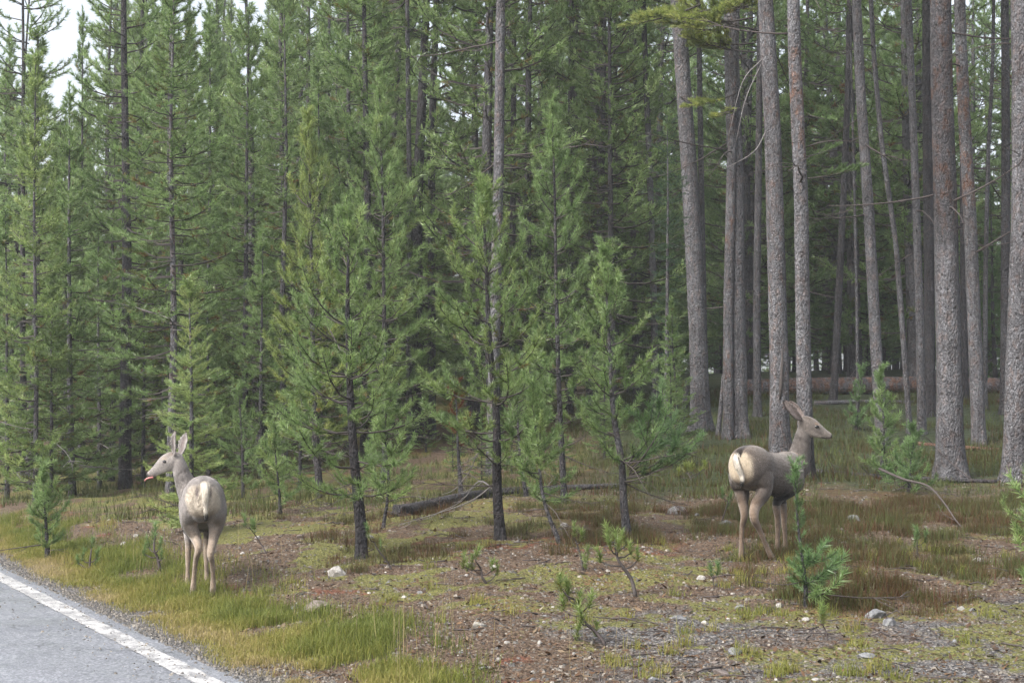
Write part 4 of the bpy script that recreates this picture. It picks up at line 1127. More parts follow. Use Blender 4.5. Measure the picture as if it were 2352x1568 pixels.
green_tree('edge', 1, 230, 1090, 226, 480, 11, 'mid sized pine left of the thin dark stemmed pine', 18, d=26.0, cw=1.2)
green_tree('edge', 0, 600, 1090, 604, 520, 11, 'mid sized green pine between the even tiered pine and the drooping pine', 19, d=24.5, cw=1.2)
green_tree('edge', 2, 690, 1125, 690, 760, 9, 'low dark pine at the left skirt of the yellow green young pine', 20, d=22.0, cw=1.5)
green_tree('edge', 1, 480, 1080, 476, 620, 10, 'low pine peeping out right of the pale spruce like sapling', 21, d=25.0, cw=1.35)

# ---- standing wood behind, far enough back that single trees lose their character
rngf = np.random.default_rng(12345)
spots = []
def wood_fill(n, x0, x1, d0, d1, sep, taken):
    k = 0; tries = 0
    while k < n and tries < 6000:
        tries += 1
        d = rngf.uniform(d0, d1); px = rngf.uniform(x0, x1)
        p = on_ground(px, d)
        if any(math.hypot(p[0] - q[0], p[1] - q[1]) < sep for q in taken): continue
        taken.append(p); k += 1
        yield px, d, p
TRK = []
for i in range(6):
    rg = np.random.default_rng(5000 + i)
    TRK.append(trunk_mesh('wood_trunk_%d' % i, [(0, 0, -0.1), (rg.normal(0, .08), rg.normal(0, .08), 4), (rg.normal(0, .08), rg.normal(0, .08), 8), (0, 0, 12)], 0.12, 0.02, rg, sides=9, step=0.35))
def fill_tree(p, H, kinds, label, group, cw, dark, yellow=0.0, blue=0.0):
    t = root('pine_tree', p, label, 'tree', group)
    t.rotation_euler = (rngf.normal(0, 0.015), rngf.normal(0, 0.015), rngf.random() * 6.28)
    kind = kinds[rngf.integers(len(kinds))]
    h, me = CR[kind][rngf.integers(len(CR[kind]))]
    k = link('trunk', TRK[rngf.integers(6)], t, None, None, (H / 12 * rngf.uniform(0.7, 1.3),) * 2 + (H / 12,))
    k['dark'] = dark; k['orange'] = float(rngf.random() * 0.25)
    o = link('crown', me, t, None, (0, 0, rngf.random() * 6.28), (H / h * cw, H / h * cw, H / h))
    o['yellow'] = yellow; o['blue'] = blue
    return t
taken = []
for px, d, p in wood_fill(78, -160, 930, 26.5, 56, 1.35, taken):
    lim = 17.0
    if px < 230:
        ytop = 225 + 60 * rngf.random() if 100 < px < 195 else 20 + 140 * rngf.random()
        lim = max(4.0, (952 - ytop) / F * d + 1.5 - p[2])
    elif px < 640:
        lim = (952 - rngf.uniform(-250, 40)) / F * d + 1.5 - p[2]
    H = min(lim, rngf.uniform(10.0, 15.0))
    fill_tree(p, H, ['edge', 'edge', 'tall'], None, G_FILL_L, rngf.uniform(0.85, 1.35) * (0.95 if H < 9 else 0.85), rngf.uniform(0.2, 0.7), 0.15 * rngf.random())
for px, d, p in wood_fill(118, 850, 2500, 33.5, 80, 1.7, taken):
    fill_tree(p, rngf.uniform(10.5, 15), ['wood'], None, G_FILL_R, rngf.uniform(0.85, 1.1), rngf.uniform(0.1, 0.75), 0.1 * rngf.random(), 0.3 * rngf.random())
for px, d, p in wood_fill(10, 860, 1480, 26.5, 33, 1.6, taken):
    fill_tree(p, rngf.uniform(9, 13), ['wood', 'tall'], None, G_FILL_R, rngf.uniform(0.8, 1.0), rngf.uniform(0.2, 0.7), 0.1, 0.1)
# small understory pines under the tall wood
for px, d, p in wood_fill(46, 950, 2420, 33.5, 56, 1.4, taken):
    fill_tree(p, rngf.uniform(2.2, 5.0), ['edge'], None, 'understory pines in the shaded wood', 1.1, 0.5, 0.0, 0.6)

for px, d, p in wood_fill(20, 860, 1560, 20.5, 31, 1.1, taken):
    fill_tree(p, rngf.uniform(0.9, 2.4), ['edge'], None, 'understory pines in the shaded wood', 1.25, 0.5, 0.05, 0.15)
# say of each background pine between which marks it stands and how far back
MARKS = [(-400, 'far left'), (45, 'open limbed dark pine'), (84, 'pale slim pine'), (163, 'grey footed pine'), (288, 'thick dark trunked pine'), (395, 'pinkish barked pine'), (480, 'bushy green pine'),
         (566, 'even tiered pine'), (654, 'drooping tiered pine'), (715, 'yellow green young pine'), (800, 'bent footed young pine'), (876, 'tallest young pine'), (939, 'slim pale trunk'), (994, 'grey trunk in shade'), (1140, 'pinkish centre trunk'),
         (1276, 'slender dark green pine'), (1394, 'crooked young pine'), (1500, 'grey trunk behind the fir'), (1532, 'slim fir'), (1590, 'stout grey trunk'), (1690, 'twin trunks'), (1784, 'scarred pale trunk'),
         (1840, 'burnt footed trunk'), (1932, 'dark leaning trunk'), (2000, 'slim leaning trunk'), (2055, 'curved pole'), (2104, 'slender straight trunk'), (2174, 'thickest dark trunk'), (2236, 'tan barked trunk'), (2338, 'right edge trunk'), (4000, 'far right')]
_gap = {}
for o in bpy.data.objects:
    if o.get('group') in (G_FILL_L, G_FILL_R, 'understory pines in the shaded wood') and o.get('category') == 'tree':
        px = 1176 + F * o.location.x / o.location.y
        k = max(i for i, m_ in enumerate(MARKS) if m_[0] <= px)
        _gap.setdefault((k, o['group']), []).append(o)
for (k, g), oo in _gap.items():
    oo.sort(key=lambda o: o.location.y)
    a, b = MARKS[k][1], MARKS[k + 1][1]
    a, b = [q.replace('young ', '').replace(' green', '') for q in (a, b)]
    where = 'left of the ' + b if k == 0 else ('right of the ' + a if b == 'far right' else 'between the %s and the %s' % (a, b))
    for i, o in enumerate(oo):
        nth = ['first', 'second', 'third', 'fourth', 'fifth', 'sixth', 'seventh', 'eighth', 'ninth', 'tenth', 'eleventh', 'twelfth', 'hindmost', 'hindmost', 'hindmost', 'hindmost', 'hindmost', 'hindmost'][min(i, 17)]
        kind = {G_FILL_L: 'dense green pine', G_FILL_R: 'dim tall pine'}.get(g, 'small shaded pine')
        o['label'] = '%s %s, %s back' % (kind, where, nth)

# the far wood, too deep in shade to tell trees apart
rd = np.random.default_rng(321)
cvs = []
for i in range(2):
    me = crown_mesh('far_crown', 12.0, 0.6, 2.3, 1400 + i, gap=0.8, per=(4, 5), shape=0.45, nl=0.24, nw=0.065, per_m=22, tintb=0.4, lowe=-0.3, sg=0.4, bare=0.2)
    v = np.empty(len(me.vertices) * 3, np.float32); me.vertices.foreach_get('co', v)
    lv = np.empty(len(me.loops), np.int32); me.loops.foreach_get('vertex_index', lv)
    pc = np.empty(len(me.polygons), np.int32); me.polygons.foreach_get('loop_total', pc)
    mi = np.empty(len(me.polygons), np.int32); me.polygons.foreach_get('material_index', mi)
    tt_ = np.empty(len(me.vertices), np.float32); me.attributes['tint'].data.foreach_get('value', tt_)
    kn = int((mi == 0).sum()); v = v.reshape(-1, 3)[:kn * 3]; lv = lv[:kn * 3]; pc = pc[:kn]; mi = mi[:kn]; tt_ = tt_[:kn * 3]
    cvs.append((v, lv, pc, mi, tt_)); bpy.data.meshes.remove(me)
V_, F_, C_, I_, T_ = [], [], [], [], []; nv = 0
for k in range(80):
    d = rd.uniform(58, 120); px = rd.uniform(250, 2700); p = on_ground(px, d)
    v, lv, pc, mi, t_ = cvs[k % 2]; sc = rd.uniform(0.5, 1.3)
    V_.append(v * np.array((1.1, 1.1, sc)) @ rotz(rd.random() * 6.28).T + p); F_.append(lv + nv); C_.append(pc); I_.append(mi); T_.append(np.clip(t_ + rd.normal(0, .08), 0, 1)); nv += len(v)
dw = link('distant_wood', new_mesh('distant_wood', np.concatenate(V_), np.concatenate(F_), np.concatenate(C_), [M['needle'], M['twig']], np.concatenate(I_), {'tint': np.concatenate(T_)}, False))
tag(dw, 'far dark wood closing the view between the trunks', kind='stuff')
# ------------------------------------------------------------------ young pines on the bank, branch by branch
def young(pts, wpx, prof, label, seed, n_whorl, per, zb, d=None, blue=0.0, yellow=0.0, dark=0.7, kinds=None, elev=(0.0, 0.95), skew=None, name='young_pine', group=G_YOUNG, dead=4, sparse=1.0, orange=0.0, deadmat='dark_twig', cat='tree', lead=1.0):
    """pts: picture spots of the stem, foot first; prof: crown radius in metres at fractions above zb"""
    rng = np.random.default_rng(6000 + seed)
    base = hit(*pts[0]) if d is None else on_ground(pts[0][0], d)
    dd = base[1]
    W = np.array([base] + [P(x, y, dd + (pt[2] if len(pt) > 2 else 0)) for pt in pts[1:] for x, y in (pt[:2],)]) - base
    W = catmull(W, 4); W[0, 2] -= 0.05
    H = W[-1, 2]
    r = wpx / 2 / F * dd
    t = root(name, base, label, cat, group)
    k = link('trunk', trunk_mesh('trunk', W, r, 0.006, rng, sides=12, step=0.05, char=((0, 0.25, 0.3),)), t)
    k['dark'] = dark; k['orange'] = orange
    cen = lambda z: np.array([np.interp(z, W[:, 2], W[:, q]) for q in (0, 1)] + [z])
    zbm = zb * H
    zs = zbm + (H * 0.965 - zbm) * (np.linspace(0, 1, n_whorl) ** 0.92)
    for z in zs:
        f = (z - zbm) / (H - zbm)
        Rz = np.interp(f, prof[0], prof[1])
        nb = rng.integers(per[0], per[1] + 1); a0 = rng.random() * 6.283
        for q in range(nb):
            if rng.random() > sparse: continue
            az = a0 + q * 6.283 / nb + rng.normal(0, 0.3)
            L = Rz * rng.uniform(0.65, 1.15)
            if skew is not None: L *= 1 + skew[1] * math.cos(az - skew[0])
            ks = kinds or ['tiny', 'short', 'mid', 'long']
            kd = min(ks, key=lambda kk: abs(math.log(KL[kk] / max(L, 0.05))))
            el = elev[0] + (elev[1] - elev[0]) * f ** 1.6 + rng.normal(0, 0.12)
            put_branch(t, kd, cen(z + rng.normal(0, 0.04)), az, el, float(np.clip(L / KL[kd], 0.40, 1.5)), rng, blue, float(np.clip(yellow + rng.normal(0, 0.12), 0, 1)), rng.normal(0, 0.2))
    # leader
    for q in range(3):
        put_branch(t, 'tiny', cen(H * (0.93 + 0.02 * q)), rng.random() * 6.28, 1.25, lead, rng, blue, yellow)
    put_branch(t, 'short', cen(H * 0.90), rng.random() * 6.28, 1.53, float(np.clip(H * 0.12 / 0.45, 0.4, 0.9)) * lead, rng, blue, yellow)
    if dead: dead_set(t, rng, dead, 0.08 * H, max(0.3 * H, zbm * 1.2), r, deadmat, 0.3, 0.8, cen)
    return t, cen, base, rng

PR = ([0, .15, .4, .7, 1], )
Apine = young([(830, 1282), (828, 1200), (812, 1040), (802, 850), (798, 700), (800, 560), (790, 482)], 29, ([0, .12, .35, .6, .85, 1], [.55, .9, .85, .62, .36, .12]), 'bushy young pine with a bent black foot, right of the road deer', 1, 11, (4, 6), 0.18, dark=0.88, dead=4, skew=(3.3, 0.12))
Bpine = young([(1152, 1240), (1142, 1130), (1140, 950), (1124, 780), (1118, 640), (1112, 520), (1108, 428)], 25, ([0, .15, .4, .65, .85, 1], [.5, .85, .80, .60, .33, .10]), 'young pine in the centre with a dark stem and dead lower limbs', 2, 11, (4, 6), 0.22, dark=0.88, dead=5, yellow=0.12)
Cpine = young([(1441, 1234), (1432, 1150), (1428, 1060), (1410, 960), (1402, 840), (1395, 700), (1386, 580)], 20, ([0, .2, .45, .7, .9, 1], [.40, .42, .50, .36, .24, .08]), 'crooked young pine with a pale foot and one dark bushy side bough', 3, 11, (3, 5), 0.28, dark=0.45, dead=7, blue=0.1)
Dpine = young([(1296, 1150), (1284, 900), (1277, 640), (1274, 450), (1268, 235)], 15, ([0, .2, .45, .7, .9, 1], [.55, .62, .58, .42, .24, .08]), 'slender dark green pine topping the others right of the centre', 4, 15, (4, 5), 0.20, d=17.5, dark=0.75, orange=0.15, dead=5, blue=0.15)
Epine = young([(868, 1200), (884, 1050), (882, 700), (878, 420), (870, 150)], 15, ([0, .2, .45, .7, .9, 1], [.62, .72, .66, .48, .26, .08]), 'tallest young pine of the bank, behind and right of the bent footed one', 5, 17, (4, 6), 0.20, d=18.5, dark=0.7, dead=5)
Fpine = young([(736, 1142), (722, 950), (717, 700), (712, 450), (706, 258)], 18, ([0, .2, .45, .7, .9, 1], [.70, .78, .70, .50, .28, .08]), 'yellow green young pine left of the bent footed one', 6, 15, (4, 6), 0.15, d=19.5, dark=0.7, dead=4, yellow=0.45)
Gpine = young([(440, 1100), (440, 1000), (439, 850), (436, 740), (434, 660)], 15, ([0, .15, .4, .7, .9, 1], [.46, .48, .40, .26, .13, .06]), 'pale green conical sapling directly behind the road deer', 7, 16, (6, 8), 0.08, d=16.0, dark=0.0, dead=4, yellow=0.22, kinds=['pale'], elev=(-0.05, 0.7))
Hpine = young([(1290, 1252), (1262, 1190), (1243, 1120), (1238, 1040), (1228, 980), (1222, 912)], 11, ([0, .2, .5, .8, 1], [.26, .34, .30, .2, .06]), 'small crooked pine with a curved stem between centre pine and crooked pine', 8, 9, (3, 5), 0.30, dark=0.3, dead=4, kinds=['tiny', 'short'])
# bushy side bough of the crooked pine
t, cen, base, rng = Cpine
for k in range(9):
    put_branch(t, 'mid' if k % 3 else 'short', P(1438 + 10 * rng.random(), 1098 - 6 * k * 0.7, base[1] - 0.05) - base, rng.normal(0.0, 0.55), 0.05 + 0.10 * k, rng.uniform(0.8, 1.15), rng, 0.75, 0.0, rng.normal(0, 0.3))
# long dead limbs of the centre pine sweeping down to the left
t, cen, base, rng = Bpine
for p in (((1136, 1110), (1090, 1085 + 60), (1030, 1170), (915, 1205)), ((1136, 1125), (1100, 1105), (1060, 1150), (1000, 1180)), ((1138, 1060), (1100, 1040), (1080, 1080), (1040, 1130))):
    tb = Tubes(); q = np.array([P(x, y, base[1] + 0.15 * i) for i, (x, y) in enumerate(p)]) - base
    tb.add(catmull(q, 4), np.linspace(0.010, 0.002, 13), 5)
    for z in range(3, 12, 2):
        a = catmull(q, 4)[z]; tb.add(curve_pts(a, 2.5 + rng.normal(0, .6), -.6, -.1, rng.uniform(.15, .35), 4, rng, .2), np.linspace(.004, .0015, 5), 4)
    link('dead_branch', tb.mesh('dead_branch', M['dead_twig']), t)

young([(1530, 1000), (1532, 800), (1533, 600), (1534, 420), (1532, 262)], 13, ([0, .3, .6, .85, 1], [.22, .34, .40, .30, .08]), 'slim fir with flat dark sprays and a whitish stem, left of the stout trunk', 9, 17, (4, 6), 0.28, d=24.0, dark=0.0, kinds=['fir'], elev=(-0.25, 0.5), dead=8, name='fir_tree', group=None)
young([(2022, 1075), (2030, 980), (2022, 870)], 9, ([0, .4, .8, 1], [.30, .30, .20, .08]), 'low green pine bush against the slim leaning trunk', 10, 7, (4, 6), 0.1, d=19.5, blue=0.3, kinds=['tiny', 'short', 'mid'], dead=2, group='low pines under the trunks')
young([(2085, 1130), (2092, 1060), (2100, 1010)], 8, ([0, .5, 1], [.36, .26, .08]), 'dark spreading pine bush left of the thickest trunk', 11, 6, (4, 5), 0.12, d=18.0, blue=0.6, kinds=['tiny', 'short', 'mid'], dead=3, group='low pines under the trunks')
young([(1965, 975), (1975, 900), (1978, 862)], 7, ([0, .5, 1], [.25, .22, .06]), 'small dark pine in the shade before the long fallen log', 12, 6, (3, 5), 0.1, d=25.0, blue=0.7, kinds=['tiny', 'short'], dead=0, group='low pines under the trunks')
young([(2402, 1390), (2398, 1250), (2394, 1150), (2402, 1060)], 13, ([0, .3, .7, 1], [.24, .30, .28, .1]), 'bright needled young pine reaching in from the right edge', 13, 8, (4, 5), 0.15, d=10.4, kinds=['tiny', 'short'], dead=2, blue=0.15, yellow=0.1)
young([(110, 1283), (106, 1210), (102, 1150), (98, 1098)], 11, ([0, .3, .6, .85, 1], [.20, .26, .20, .12, .04]), 'fluffy knee high pine sapling in the grass left of the road deer', 14, 8, (4, 6), 0.22, kinds=['tiny', 'short'], dead=2, blue=0.1)
young([(1850, 1392), (1850, 1330), (1838, 1250), (1830, 1170), (1826, 1095)], 9, ([0, .12, .3, .4, .6, 1], [.24, .20, .10, .04, .06, .04]), 'twisted little pine growing right in front of the brown deer', 15, 12, (3, 5), 0.12, kinds=['micro', 'tiny'], dead=2, blue=0.8, skew=(0.1, 0.55), lead=0.72)
young([(646, 1165), (640, 1110), (634, 1060), (630, 1005)], 7, ([0, .3, .7, 1], [.24, .30, .2, .06]), 'small dim pine at the left end of the mossy bank', 16, 6, (3, 5), 0.22, d=17.5, kinds=['tiny', 'short'], dead=3)
young([(880, 1212), (890, 1150), (892, 1080), (885, 1010), (888, 930)], 8, ([0, .4, .8, 1], [.26, .34, .22, .06]), 'thin stemmed green pine hugging the right side of the bent footed pine', 17, 8, (3, 5), 0.28, d=15.6, kinds=['tiny', 'short'], dead=3)
young([(1060, 1120), (1052, 1030), (1050, 960), (1046, 900)], 11, ([0, .4, .8, 1], [.18, .22, .16, .05]), 'withered pine with rusty dead needles behind the dark log', 18, 4, (1, 3), 0.45, d=19.0, kinds=['tiny', 'short'], dead=8, dark=0.4, group='withered pines')
for o in [o for o in bpy.data.objects if o.name.startswith('needles') and o.parent and o.parent.parent and str(o.parent.parent.get('label', '')).startswith('withered')]:
    o.data = o.data.copy(); o.data.materials[0] = M['dead_needle']
young([(1210, 1130), (1196, 1060), (1188, 950), (1183, 850)], 10, ([0, .4, .8, 1], [.42, .50, .36, .1]), 'green pine with a pale thin stem showing through behind the centre pine', 19, 8, (3, 5), 0.25, d=18.5, kinds=['short', 'mid'], dead=4)
young([(560, 1075), (556, 1010), (552, 960), (550, 905)], 8, ([0, .3, .7, 1], [.40, .46, .3, .08]), 'broad dark sapling between the deer and the mossy bank', 20, 7, (4, 5), 0.12, d=21.0, kinds=['short', 'mid'], dead=2, blue=0.2)

# ---- knee high seedlings: a bent dark stem and a few needle tufts
G_SEED = 'pine seedlings on the open ground'
def seedling(stem, tufts, wpx, label, seed, blue=0.0, yellow=0.25, size=1.0):
    rng = np.random.default_rng(8000 + seed)
    base = hit(*stem[0]); dd = base[1]
    t = root('pine_seedling', base, label, 'seedling', G_SEED)
    W = catmull(np.array([P(x, y, dd + rng.normal(0, 0.02)) - base for x, y in stem]), 4); W[0, 2] = min(W[0, 2], 0) - 0.02
    tb = Tubes(); r = wpx / 2 / F * dd
    tb.add(W, np.linspace(r, r * 0.45, len(W)), 7)
    ends = []
    for (x, y, s) in tufts:
        e = P(x, y, dd + rng.normal(0, 0.05)) - base
        k = int(np.argmin(np.linalg.norm(W - e, axis=1) + np.maximum(0, W[:, 2] - e[2] + 0.03) * 2)); a = W[k]
        if np.linalg.norm(e - a) > 0.03:
            mid = (a + e) / 2 + np.array((0, 0, -0.015)); tb.add(np.array([a, mid, e]), (r * 0.45, r * 0.4, r * 0.3), 5)
        ends.append((e, s))
    link('stem', tb.mesh('stem', M['dark_twig'] if seed % 3 else M['twig']), t)
    for e, s in ends:
        p0 = np.array([e - (0, 0, 0.02), e + rng.normal(0, 0.01, 3) + (0, 0, 0.03)]); p1 = np.array([p0[1], p0[1] + (rng.normal(0, .012), rng.normal(0, .012), 0.055)])
        v, tv = needle_arrays(p0 , p1, (0.38, 0.66), 0.060 * s * size, 0.0044, 1150, rng, 60, 0, 44)
        o = link('needles', new_mesh('tuft', v, np.arange(len(v)), np.full(len(v) // 3, 3), [M['needle']], None, {'tint': tv}, False), t)
        o['yellow'] = yellow; o['blue'] = blue
    return t
seedling([(368, 1310), (362, 1280), (354, 1262), (356, 1228)], [(356, 1226, 1.2), (352, 1246, 1), (332, 1272, .9), (372, 1280, .7), (342, 1256, .9), (366, 1258, .8)], 8, 'dark seedling left of the road deer hind legs', 1, blue=.3, yellow=0)
seedling([(206, 1310), (207, 1285), (210, 1262)], [(210, 1256, 1.1), (188, 1284, .9), (222, 1280, .9), (180, 1292, .8), (218, 1300, .7)], 7, 'small seedling in grass between the road line and the fluffy sapling', 2, blue=.2, yellow=0)
seedling([(1460, 1368), (1450, 1330), (1430, 1300), (1418, 1280), (1412, 1245)], [(1412, 1238, 1.4), (1420, 1262, 1.1), (1402, 1258, 1.0), (1378, 1288, 1.1), (1450, 1268, .9), (1466, 1284, .9), (1395, 1235, 1.0), (1440, 1248, .9)], 10, 'twisted seedling with a snaking black stem below the crooked pine', 3, yellow=.35)
seedling([(1392, 1480), (1368, 1450), (1345, 1430), (1330, 1400), (1318, 1375)], [(1290, 1352, 1.2), (1298, 1362, 1.0), (1292, 1398, 1.1), (1328, 1392, 1.2), (1352, 1392, 1.1), (1332, 1424, 1.3), (1322, 1462, .9), (1370, 1455, .8), (1304, 1372, .9)], 9, 'many tufted leaning seedling at the bottom centre', 4, yellow=.4)
seedling([(1118, 1340), (1108, 1325), (1104, 1305), (1094, 1290)], [(1092, 1280, 1.2), (1062, 1300, .9), (1084, 1303, .9), (1130, 1308, 1.0), (1072, 1308, .8), (1142, 1316, .7)], 7, 'low twisted seedling below the centre pine', 5, yellow=.35)
seedling([(1340, 1310), (1332, 1270), (1322, 1240)], [(1334, 1238, 1.0), (1350, 1280, .9), (1318, 1228, .8), (1346, 1300, .8)], 6, 'thin seedling standing between the low twisted one and the snaking one', 6, yellow=.3)
seedling([(1902, 1470), (1895, 1445), (1884, 1425)], [(1886, 1418, 1.0), (1893, 1424, .7)], 4, 'tiny seedling on the open gravel at lower right', 7, yellow=.3)
seedling([(612, 1270), (600, 1250), (584, 1225), (572, 1210)], [(562, 1204, .9), (578, 1212, .8), (586, 1218, .8)], 4, 'thin leaning seedling on moss right of the road deer', 8, blue=.2, yellow=0)
seedling([(900, 1310), (890, 1290), (868, 1262), (860, 1245)], [(846, 1230, .7), (872, 1262, .5)], 5, 'near bare leaning seedling beside the bent black foot', 9, blue=.2, yellow=0)
seedling([(1640, 1350), (1638, 1330), (1640, 1318)], [(1634, 1318, .8), (1646, 1316, .8)], 3, 'tiny blue green seedling on the grey gravel patch', 10, blue=.5, yellow=0)
seedling([(1655, 1205), (1665, 1175), (1672, 1150)], [(1660, 1140, .9), (1680, 1146, .8), (1668, 1165, .8)], 4, 'slim seedling left of the brown deer hind leg', 11, blue=.3, yellow=0)
seedling([(1920, 1330), (1918, 1310), (1915, 1295)], [(1910, 1290, 1.1), (1924, 1288, 1.0), (1905, 1302, .8), (1930, 1298, .8)], 4, 'round little seedling among low shrubs right of the twisted little pine', 12, yellow=.2)
seedling([(2110, 1280), (2106, 1262), (2108, 1240)], [(2108, 1234, 1.0), (2124, 1242, .9), (2098, 1250, .8)], 4, 'small seedling below the drooping dead limb at right', 13, blue=.3, yellow=0)
seedling([(1590, 1105), (1582, 1090), (1578, 1078)], [(1572, 1082, 1.3), (1590, 1080, 1.2), (1608, 1086, 1.1), (1620, 1076, 1.0), (1560, 1092, 1.0)], 5, 'bright yellow green seedling left of the brown deer rump', 14, yellow=.8, size=1.2)
# ------------------------------------------------------------------ fallen wood
def log(pts, r0, r1, label, name, seed, dark=0.0, orange=0.0, cat='log', lift=0.6, rough=0.07, depths=None, ground_it=True):
    rng = np.random.default_rng(9000 + seed)
    W = []
    for i, p in enumerate(pts):
        q = hit(*p) if depths is None else P(p[0], p[1], depths[i])
        if ground_it: q = np.array((q[0], q[1], hz(q[0], q[1]) + (r0 + (r1 - r0) * i / (len(pts) - 1)) * lift))
        W.append(q)
    W = catmull(np.array(W), 5); o = W[0].copy()
    t = root(name, o, label, cat)
    k = link('bole', trunk_mesh('bole', W - o, r0, r1, rng, sides=14, rough=rough, flare=0.0, step=0.08), t)
    k['dark'] = dark; k['orange'] = orange
    return t, W - o, rng
def stubs(t, W, rng, n, r, mat='dead_twig', sc=(0.15, 0.5)):
    for k in range(n):
        i = rng.integers(2, len(W) - 1)
        put_dead(t, W[i] + (0, 0, r * 0.5), rng.random() * 6.28, rng.uniform(0.1, 1.1), rng.uniform(*sc), rng, mat)
t, W, rng = log([(1660, 897), (1900, 902), (2120, 905), (2320, 906)], 0.19, 0.17, 'long brown fallen log lying behind the deer, across the trunks', 'fallen_log', 1, orange=0.57, depths=[32, 32, 31.8, 31.5], lift=0.85); stubs(t, W, rng, 5, .18)
log([(1870, 925), (2000, 932), (2100, 940)], 0.045, 0.03, 'thin pale fallen pole in front of the long brown log', 'fallen_pole', 2, orange=0.2, depths=[29.5, 29.5, 29.3])
t, W, rng = log([(912, 1186), (985, 1170), (1060, 1151), (1125, 1140), (1195, 1133)], 0.068, 0.05, 'short charred log with a broken end left of the centre pine', 'fallen_log', 3, dark=0.72, rough=0.12, lift=0.75); stubs(t, W, rng, 3, .05)
t, W, rng = log([(1200, 1132), (1300, 1124), (1420, 1118)], 0.045, 0.03, 'weathered grey fallen stem behind the crooked pine', 'fallen_pole', 4, dark=0.25); stubs(t, W, rng, 4, .03)
log([(2105, 1022), (2200, 1030), (2296, 1036)], 0.035, 0.03, 'slim orange fallen pole behind the thickest trunk', 'fallen_pole', 5, orange=1.0)
t, W, rng = log([(1872, 1086), (2000, 1096), (2150, 1104), (2290, 1108)], 0.035, 0.025, 'dark fallen stem lying along the feet of the right hand trunks', 'fallen_pole', 6, dark=0.75); stubs(t, W, rng, 9, .02, 'dark_twig', (0.3, 0.8))
log([(2300, 918), (2340, 915)], 0.09, 0.09, 'orange brown log end beside the right edge trunk', 'fallen_log', 7, orange=0.8, depths=[29, 28.5])
# crooked dead limb drooping into the shrubs at right
def limb(pts, r, label, name, mat, seed, dd):
    rng = np.random.default_rng(9500 + seed)
    W = catmull(np.array([P(x, y, d_) for (x, y), d_ in zip(pts, dd)]), 5); o = W[-1].copy(); o[2] = hz(o[0], o[1])
    W[-1] = o + (0, 0, 0.0)
    t = root(name, o, label, 'dead branch')
    tb = Tubes(); tb.add(W - o, np.linspace(r, r * 0.35, len(W)), 7)
    link('limb', tb.mesh('limb', M[mat]), t)
    for k in range(5): put_dead(t, W[rng.integers(2, len(W) - 2)] - o, rng.random() * 6.28, rng.uniform(-.3, .5), rng.uniform(.15, .4), rng, mat)
limb([(2020, 1076), (2075, 1100), (2130, 1115), (2165, 1150), (2196, 1195), (2215, 1215)], 0.015, 'crooked dark dead branch arching over the shrubs at right', 'dead_branch', 'dark_twig', 1, [16.5, 16, 15.6, 15.2, 14.9, 14.8])
limb([(1330, 95), (1370, 55), (1430, 38), (1500, 36), (1550, 42)][::-1], 0.03, 'long arching dark branch hooked into the tops left of the stout trunk', 'dead_branch', 'dark_twig', 2, [25.6] * 5) if False else None

# ------------------------------------------------------------------ stones
def rock_mesh(name, seed, mat, flat=0.6):
    import bmesh
    rng = np.random.default_rng(seed)
    bm = bmesh.new(); bmesh.ops.create_icosphere(bm, subdivisions=3, radius=1.0)
    v = np.array([q.co for q in bm.verts])
    for _ in range(9):                                    # chisel a few faces
        n = nrm(rng.normal(0, 1, 3)); d = rng.uniform(0.55, 0.85); k = v @ n - d
        v = v - np.where(k > 0, k, 0)[:, None] * n * 0.9
    v += (vnoise(v[:, 0] * 3 + v[:, 2] * 2, v[:, 1] * 3 - v[:, 2], 0.6, seed, 3)[:, None] - 0.5) * v * 0.22
    v[:, 2] *= flat
    for q, c in zip(bm.verts, v): q.co = c
    me = bpy.data.meshes.new(name); bm.to_mesh(me); bm.free()
    me.materials.append(mat); me.polygons.foreach_set('use_smooth', np.zeros(len(me.polygons), bool))
    return me
def stone_material(name, c0, c1, moss=0.3):
    m = NT(name); p = m.obj_coord(); w = m.pos()
    c = m.mix(m.ramp(m.noise(w, 30, 5, 0.65), [(0.35, 0), (0.65, 1)]), c0, c1)
    c = m.mix(m.ramp(m.noise(w, 70, 3, 0.6), [(0.62, 0), (0.7, 0.7)]), c, (0.05, 0.048, 0.045))
    c = m.mix(m.ramp(m.noise(w, 14, 4, 0.6), [(0.62 - moss * 0.2, 0), (0.74 - moss * 0.2, moss)]), c, (0.11, 0.12, 0.03))
    return m.done(m.principled(c, 0.65, 0.35, m.bump(m.noise(w, 60, 5, 0.7), 0.7, 0.01)).outputs[0])
M['stone_pale'] = stone_material('pale_stone', (0.16, 0.148, 0.135), (0.34, 0.325, 0.305))
M['stone_grey'] = stone_material('grey_stone', (0.075, 0.076, 0.08), (0.17, 0.172, 0.177))
M['stone_brown'] = stone_material('brown_stone', (0.085, 0.068, 0.06), (0.18, 0.15, 0.135))
STN = {k: [rock_mesh(k + '_%d' % i, 40 + i + 10 * j, M['stone_' + k]) for i in range(5)] for j, k in enumerate(('pale', 'grey', 'brown'))}
rngs = np.random.default_rng(66)
def stone(px, py, wpx, hpx, kind, label, group=None, yaw=None):
    p = hit(px, py); d = p[1]
    w = wpx / 2 / F * d; h = hpx / F * d
    o = link('stone', STN[kind][rngs.integers(5)], None, p + (0, w * 0.3, h * 0.08), (rngs.normal(0, .15), rngs.normal(0, .15), rngs.random() * 6.28 if yaw is None else yaw),
             (w * 1.08, w * rngs.uniform(0.75, 1.0), h * 0.95))
    return tag(o, label, 'stone', group)
stone(774, 1322, 56, 40, 'pale', 'white lichened boulder on the bank below the bent footed pine')
stone(722, 1402, 76, 34, 'brown', 'flat grey brown slab tilted at the edge of the grass', yaw=0.35)
